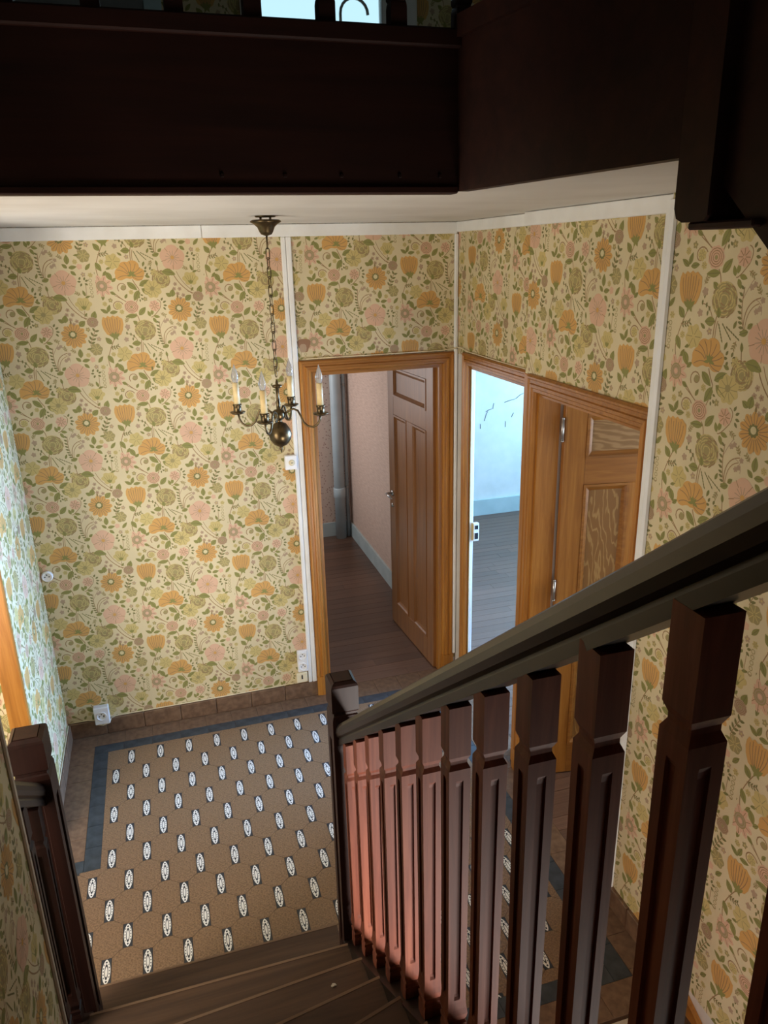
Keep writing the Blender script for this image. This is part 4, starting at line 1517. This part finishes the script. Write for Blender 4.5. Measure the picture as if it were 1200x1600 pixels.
def link_mesh(lx, lz, r):
    P = []
    for k in range(13):
        a = 2 * PI * k / 12
        z = math.sin(a) * lx + (lz / 2 - lx) * (1 if math.sin(a) > 0.01 else (-1 if math.sin(a) < -0.01 else 0))
        P.append((math.cos(a) * lx, 0, z))
    return MB().tube(P, r, 6).mesh('chain_link', M['brass'])


mb = MB()
mb.tube([(0, 0, CH(2.742)), (0, 0, CH(2.69))], 0.004, 6)
mb.build('stem', M['brass'], ch)
lk = link_mesh(0.0085, 0.046, 0.0022)
z = 2.672
i = 0
while z > 2.16:
    inst('chain_link', lk, ch, (0, 0, CH(z)), 0.35 + (PI / 2 if i % 2 else 0))
    z -= 0.0375
    i += 1
ZB = CH(2.0)
MB().lathe([(0.003, CH(2.15)), (0.006, CH(2.14)), (0.006, CH(2.13)), (0.024, CH(2.126)), (0.02, CH(2.118)), (0.008, CH(2.112)), (0.007, CH(2.06)), (0.011, CH(2.05)), (0.009, CH(2.04)), (0.009, CH(2.02)), (0.022, CH(2.016)), (0.026, CH(2.005)), (0.026, CH(1.985)), (0.02, CH(1.976)), (0.008, CH(1.968)), (0.012, CH(1.962)), (0.03, CH(1.953)), (0.046, CH(1.928)), (0.052, CH(1.906)), (0.046, CH(1.882)), (0.03, CH(1.860)), (0.012, CH(1.851)), (0.006, CH(1.846)), (0.009, CH(1.84)), (0.004, CH(1.832)), (0.001, CH(1.82))], 28).build('body', M['brass'], ch)
RAD = 0.192
for k, a in enumerate((-27, 63, 153, 243)):
    ca, sa = math.cos(math.radians(a)), math.sin(math.radians(a))

    def A(r, z):
        return (r * ca, r * sa, CH(z))
    ctrl = [(0.022, 1.998), (0.045, 2.012), (0.068, 2.022), (0.088, 2.014), (0.10, 1.99), (0.112, 1.962), (0.132, 1.945), (0.155, 1.942), (0.174, 1.952), (0.186, 1.972), (0.19, 1.995)]
    arm = MB().tube([A(*q) for q in ctrl], 0.0048, 8).build('arm', M['brass'], ch)
    sc_ = [(0.034 + 0.022 * (1 - t * 0.75) * math.cos(1.9 + 5.6 * t), 1.985 + 0.022 * (1 - t * 0.75) * math.sin(1.9 + 5.6 * t)) for t in [j / 14 for j in range(15)]]
    MB().tube([A(q[0] + 0.012, q[1]) for q in sc_], 0.0036, 6).build('scroll', M['brass'], arm)
    px, py, _ = A(RAD, 0)
    MB().lathe([(0.004, 0.0), (0.026, 0.002), (0.034, 0.008), (0.034, 0.011), (0.018, 0.010), (0.016, 0.012), (0.0175, 0.036), (0.0205, 0.040), (0.0195, 0.045), (0.012, 0.045)], 20, (px, py, CH(1.995))).build('drip_pan', M['brass'], ch)
    MB().lathe([(0.0142, 0.0), (0.0136, 0.1), (0.010, 0.101)], 16, (px, py, CH(2.036))).build('candle_sleeve', M['candle'], ch)
    MB().lathe([(0.006, 0.0), (0.012, 0.008), (0.0155, 0.024), (0.0150, 0.036), (0.0105, 0.054), (0.0055, 0.068), (0.0018, 0.080), (0.0006, 0.084)], 16, (px, py, CH(2.134))).build('bulb', M['glass'], ch)

# ------------------------------------------------------------------ sockets, switch, cables on the back wall
def socket(name, x, z, w_, h_, d_, label, outlets, plate_m, grp=None):
    s_ = empty(name, (x, YB, z), 0, label, 'socket' if 'socket' in name else 'switch', grp)
    if name.startswith('round'):
        pl = MB().lathe([(w_ / 2, 0.0), (w_ / 2, d_ * 0.7), (w_ / 2 - 0.004, d_)], 24).build('plate', plate_m, s_)
        pl.rotation_euler = (PI / 2, 0, 0)
    else:
        MB().cbox(-w_ / 2, w_ / 2, -d_, 0, -h_ / 2, h_ / 2, 0.004).build('plate', plate_m, s_)
    for (ox, oz, r) in outlets:
        mb = MB()
        P = []
        vs, seg = [], 20
        prof = [(r, -d_), (r, -d_ - 0.004), (r * 0.86, -d_ - 0.004), (r * 0.80, -d_ - 0.0005)]
        for rr_, y in prof:
            for q in range(seg):
                a = 2 * PI * q / seg
                vs.append((ox + rr_ * math.cos(a), y, oz + rr_ * math.sin(a)))
        fs = []
        for i_ in range(len(prof) - 1):
            for q in range(seg):
                j = (q + 1) % seg
                fs.append((i_ * seg + q, i_ * seg + j, (i_ + 1) * seg + j, (i_ + 1) * seg + q))
        fs.append([(len(prof) - 1) * seg + q for q in range(seg)])
        mb.add(vs, fs)
        ot = mb.build('outlet', plate_m, s_)
        hb = MB()
        for hx, hz in ((-r * 0.42, 0), (r * 0.42, 0), (0, r * 0.45)):
            hb.tube([(ox + hx, -d_ - 0.0005, oz + hz), (ox + hx, -d_ - 0.0022, oz + hz)], r * 0.13, 8)
        hb.build('contact_hole', M['hole'], ot)
    return s_


socket('wall_socket', -0.535, 0.138, 0.084, 0.112, 0.04, 'white box socket above the skirting near the left corner', [(0, 0, 0.028)], M['plastic'])
rs = socket('round_socket', -0.694, 1.04, 0.06, 0.06, 0.014, 'small round white socket high in the left corner', [(0, 0, 0.026)], M['plastic'])
socket('double_socket', 0.671, 0.262, 0.066, 0.15, 0.022, 'white double socket beside the white cable cover', [(0, 0.037, 0.026), (0, -0.037, 0.026)], M['plastic'])
tel = socket('telephone_socket', 0.660, 0.148, 0.07, 0.068, 0.026, 'cream telephone socket just above the skirting tiles', [], M['cream_plastic'])
MB().box(-0.004, 0.004, -0.028, -0.026, -0.008, 0.02).build('jack_slot', M['hole'], tel)
sw = socket('light_switch', 0.678, 1.548, 0.07, 0.084, 0.03, 'white switch box on the wall below the chandelier', [], M['plastic'])
mb = MB()
mb.lathe([(0.017, 0), (0.018, 0.003), (0.012, 0.006)], 18)
o = mb.build('switch_knob', M['cream_plastic'], sw)
o.rotation_euler = (PI / 2, 0, 0)
o.location = (0.004, -0.03, 0.0)
MB().box(-0.002, 0.010, -0.037, -0.035, -0.0015, 0.0015).build('switch_mark', M['hole'], sw)

mb = MB()
P = [(XL + 0.01, YB - 0.006, 0.106), (-0.62, YB - 0.006, 0.107), (-0.578, YB - 0.008, 0.1), (-0.57, YB - 0.03, 0.082), (-0.535, YB - 0.034, 0.074), (-0.5, YB - 0.03, 0.08), (-0.485, YB - 0.01, 0.1), (-0.46, YB - 0.006, 0.106), (-0.2, YB - 0.006, 0.106), (0.2, YB - 0.006, 0.105), (0.5, YB - 0.006, 0.107), (0.6, YB - 0.008, 0.112), (0.63, YB - 0.012, 0.122)]
tag(mb.tube(P, 0.0032, 6).build('cable', M['cream_plastic']), 'thin pale cable running along the top of the back skirting', 'cable')
mb = MB()
P = [(XL + 0.006, YP + 0.02, 0.106), (XL + 0.006, 3.6, 0.106), (XL + 0.006, YB - 0.03, 0.107)]
tag(mb.tube(P, 0.0032, 6).build('cable', M['cream_plastic']), 'thin pale cable along the top of the left wall skirting', 'cable')
mb = MB()
P = [(0.80, YB - 0.012, 2.122), (1.2, YB - 0.01, 2.122), (1.6, YB - 0.01, 2.123), (1.672, YB - 0.014, 2.13), (XD2 - 0.012, YB - 0.03, 2.138), (XD2 - 0.02, 4.06, 2.142), (XD2 - 0.012, 3.99, 2.13), (XD2 - 0.008, 3.6, 2.124), (XD2 - 0.008, 3.2, 2.124)]
tag(mb.tube(P, 0.003, 6).build('cable', M['cream_plastic']), 'thin pale cable on top of the two oak casings in the corner', 'cable')

# pipes in the corridor corner
pp = empty('soil_pipe', (1.58, 6.85, 0), 0, 'thick grey painted pipe standing in the corridor corner', 'pipe')
MB().lathe([(0.052, 0.0), (0.052, 2.81)], 20).build('pipe', M['pipe'], pp)
for z in (0.42, 2.02):
    MB().lathe([(0.052, z), (0.060, z + 0.004), (0.060, z + 0.09), (0.056, z + 0.1), (0.052, z + 0.1)], 20).build('collar', M['pipe'], pp)
p2 = empty('water_pipe', (1.662, 6.87, 0), 0, 'thin pipe beside the thick grey pipe in the corridor', 'pipe')
MB().lathe([(0.018, 0.0), (0.018, 2.81)], 12).build('pipe', M['pipe'], p2)
for z in (0.5, 1.5, 2.3):
    MB().lathe([(0.018, z), (0.024, z + 0.002), (0.024, z + 0.02), (0.018, z + 0.022)], 12).build('clip', M['steel'], p2)

# frames of the windows and glazed doors the daylight comes through, and of added fill lights
def frame(name, label, cat, c, w_, h_, rz, m):
    s_ = structure(name, label, cat, c, rz)
    t_ = 0.05
    for x0, x1, z0, z1 in ((-w_ / 2 - t_, -w_ / 2, -h_ / 2 - t_, h_ / 2 + t_), (w_ / 2, w_ / 2 + t_, -h_ / 2 - t_, h_ / 2 + t_)):
        MB().cbox(x0, x1, -0.02, 0.03, z0, z1, 0.004).build('side_post', m, s_)
    for z0, z1 in ((-h_ / 2 - t_, -h_ / 2), (h_ / 2, h_ / 2 + t_)):
        MB().cbox(-w_ / 2, w_ / 2, -0.02, 0.03, z0, z1, 0.004).build('cross_rail', m, s_)


frame('window_2', 'window of the bright room', 'window', (4.49, 3.95, 1.55), 1.5, 1.5, PI / 2, M['white'])
frame('fill_frame_parlour', 'frame around the added fill light of the bright room', 'window', (4.49, 6.0, 1.5), 1.0, 1.5, PI / 2, M['white'])  # made-up frame around the added parlour fill
frame('window_4', 'window of the corridor', 'window', (0.11, 6.2, 1.6), 1.1, 1.4, PI / 2, M['white'])
frame('window_5', 'window of the small room', 'window', (3.16, 2.45, 1.5), 0.85, 1.35, PI / 2, M['white'])
frame('door_5', 'glazed entrance door of the side passage', 'door', (-1.25, 1.725, 1.3), 1.0, 2.0, 0, M['oak'])
frame('fill_frame_floor', 'frame around the added fill light below the upper flight', 'door', (1.15, -0.02, 0.35), 0.75, 1.05, 0, M['oak'])  # made-up frame around the added floor fill
frame('door_6', 'low glazed side door beside the cellar steps', 'door', (1.60, 0.6, 0.06), 0.6, 0.85, PI / 2, M['oak'])

# ------------------------------------------------------------------ upper landing seen between the gallery balusters
wall_upper = slab('wall_upper', [(-2.7, -0.05, YB, YB + T, ZU, 5.5), (-0.05, 0.62, YB, YB + T, ZU, 5.5), (1.42, 3.0, YB, YB + T, ZU, 5.5), (0.62, 1.42, YB, YB + T, ZU, 3.5), (0.62, 1.42, YB, YB + T, 4.9, 5.5)], M['plaster'], 'flower-papered wall of the upper landing around its window', 'wall')
wallpaper(wall_upper, (0, YB, 0), (1, 0, 0), (0, -1, 0), [(0.22, 0.6, 3.4, 4.2), (1.46, 2.2, 3.4, 4.2)], lambda n: (0.42 + 0.53 * n, 3.82))
slab('wall_upper_left', [(-2.7, -2.6, -1.5, YB, ZU, 5.5), (-2.6, XN - 0.12, 1.3, 1.4, ZU, 5.5)], M['plaster'], 'side wall of the upper landing', 'wall')
slab('wall_upper_right', [(3.0, 3.1, -1.5, YB, ZU, 5.5), (XR, 3.0, 1.5, 1.62, ZU, 5.5)], M['plaster'], 'far side wall of the upper landing', 'wall')
wn = structure('window_1', 'bright landing window glimpsed between the gallery balusters', 'window')
for b in ((0.58, 0.64, YB - 0.03, YB + 0.05, 3.46, 4.94), (1.40, 1.46, YB - 0.03, YB + 0.05, 3.46, 4.94), (1.28, 1.32, YB - 0.01, YB + 0.05, 3.5, 4.9)):
    MB().cbox(*b, 0.006).build('window_frame', M['white'], wn)
for b in ((0.58, 1.46, YB - 0.04, YB + 0.05, 3.46, 3.52), (0.58, 1.46, YB - 0.03, YB + 0.05, 4.88, 4.94)):
    MB().cbox(*b, 0.006).build('window_rail', M['white'], wn)
MB().box(0.64, 1.28, YB + 0.02, YB + 0.024, 3.52, 4.88).build('pane', M['pane'], wn)
MB().box(1.32, 1.40, YB + 0.02, YB + 0.024, 3.52, 4.88).build('pane', M['pane'], wn)
arc = [(1.14 + 0.07 * math.cos(a), YB - 0.0, 3.78 + 0.07 * math.sin(a)) for a in [PI * k / 10 for k in range(11)]]
MB().tube([(1.07, YB, 3.74)] [::-1] + arc[::-1][0:0] + arc[::-1][0:11], 0.008, 6).build('catch', M['steel'], wn)
dn = structure('door_4', 'grey door of the upper landing glimpsed between the gallery balusters', 'door')
MB().cbox(-0.62, 0.14, YB - 0.02, YB - 0.002, ZU, 5.05, 0.003).build('leaf', M['grey_wall'], dn)
MB().cbox(0.14, 0.22, YB - 0.03, YB - 0.002, ZU, 5.1, 0.004).build('casing_leg', M['base_paint'], dn)
MB().cbox(-0.70, -0.62, YB - 0.03, YB - 0.002, ZU, 5.1, 0.004).build('casing_leg', M['base_paint'], dn)
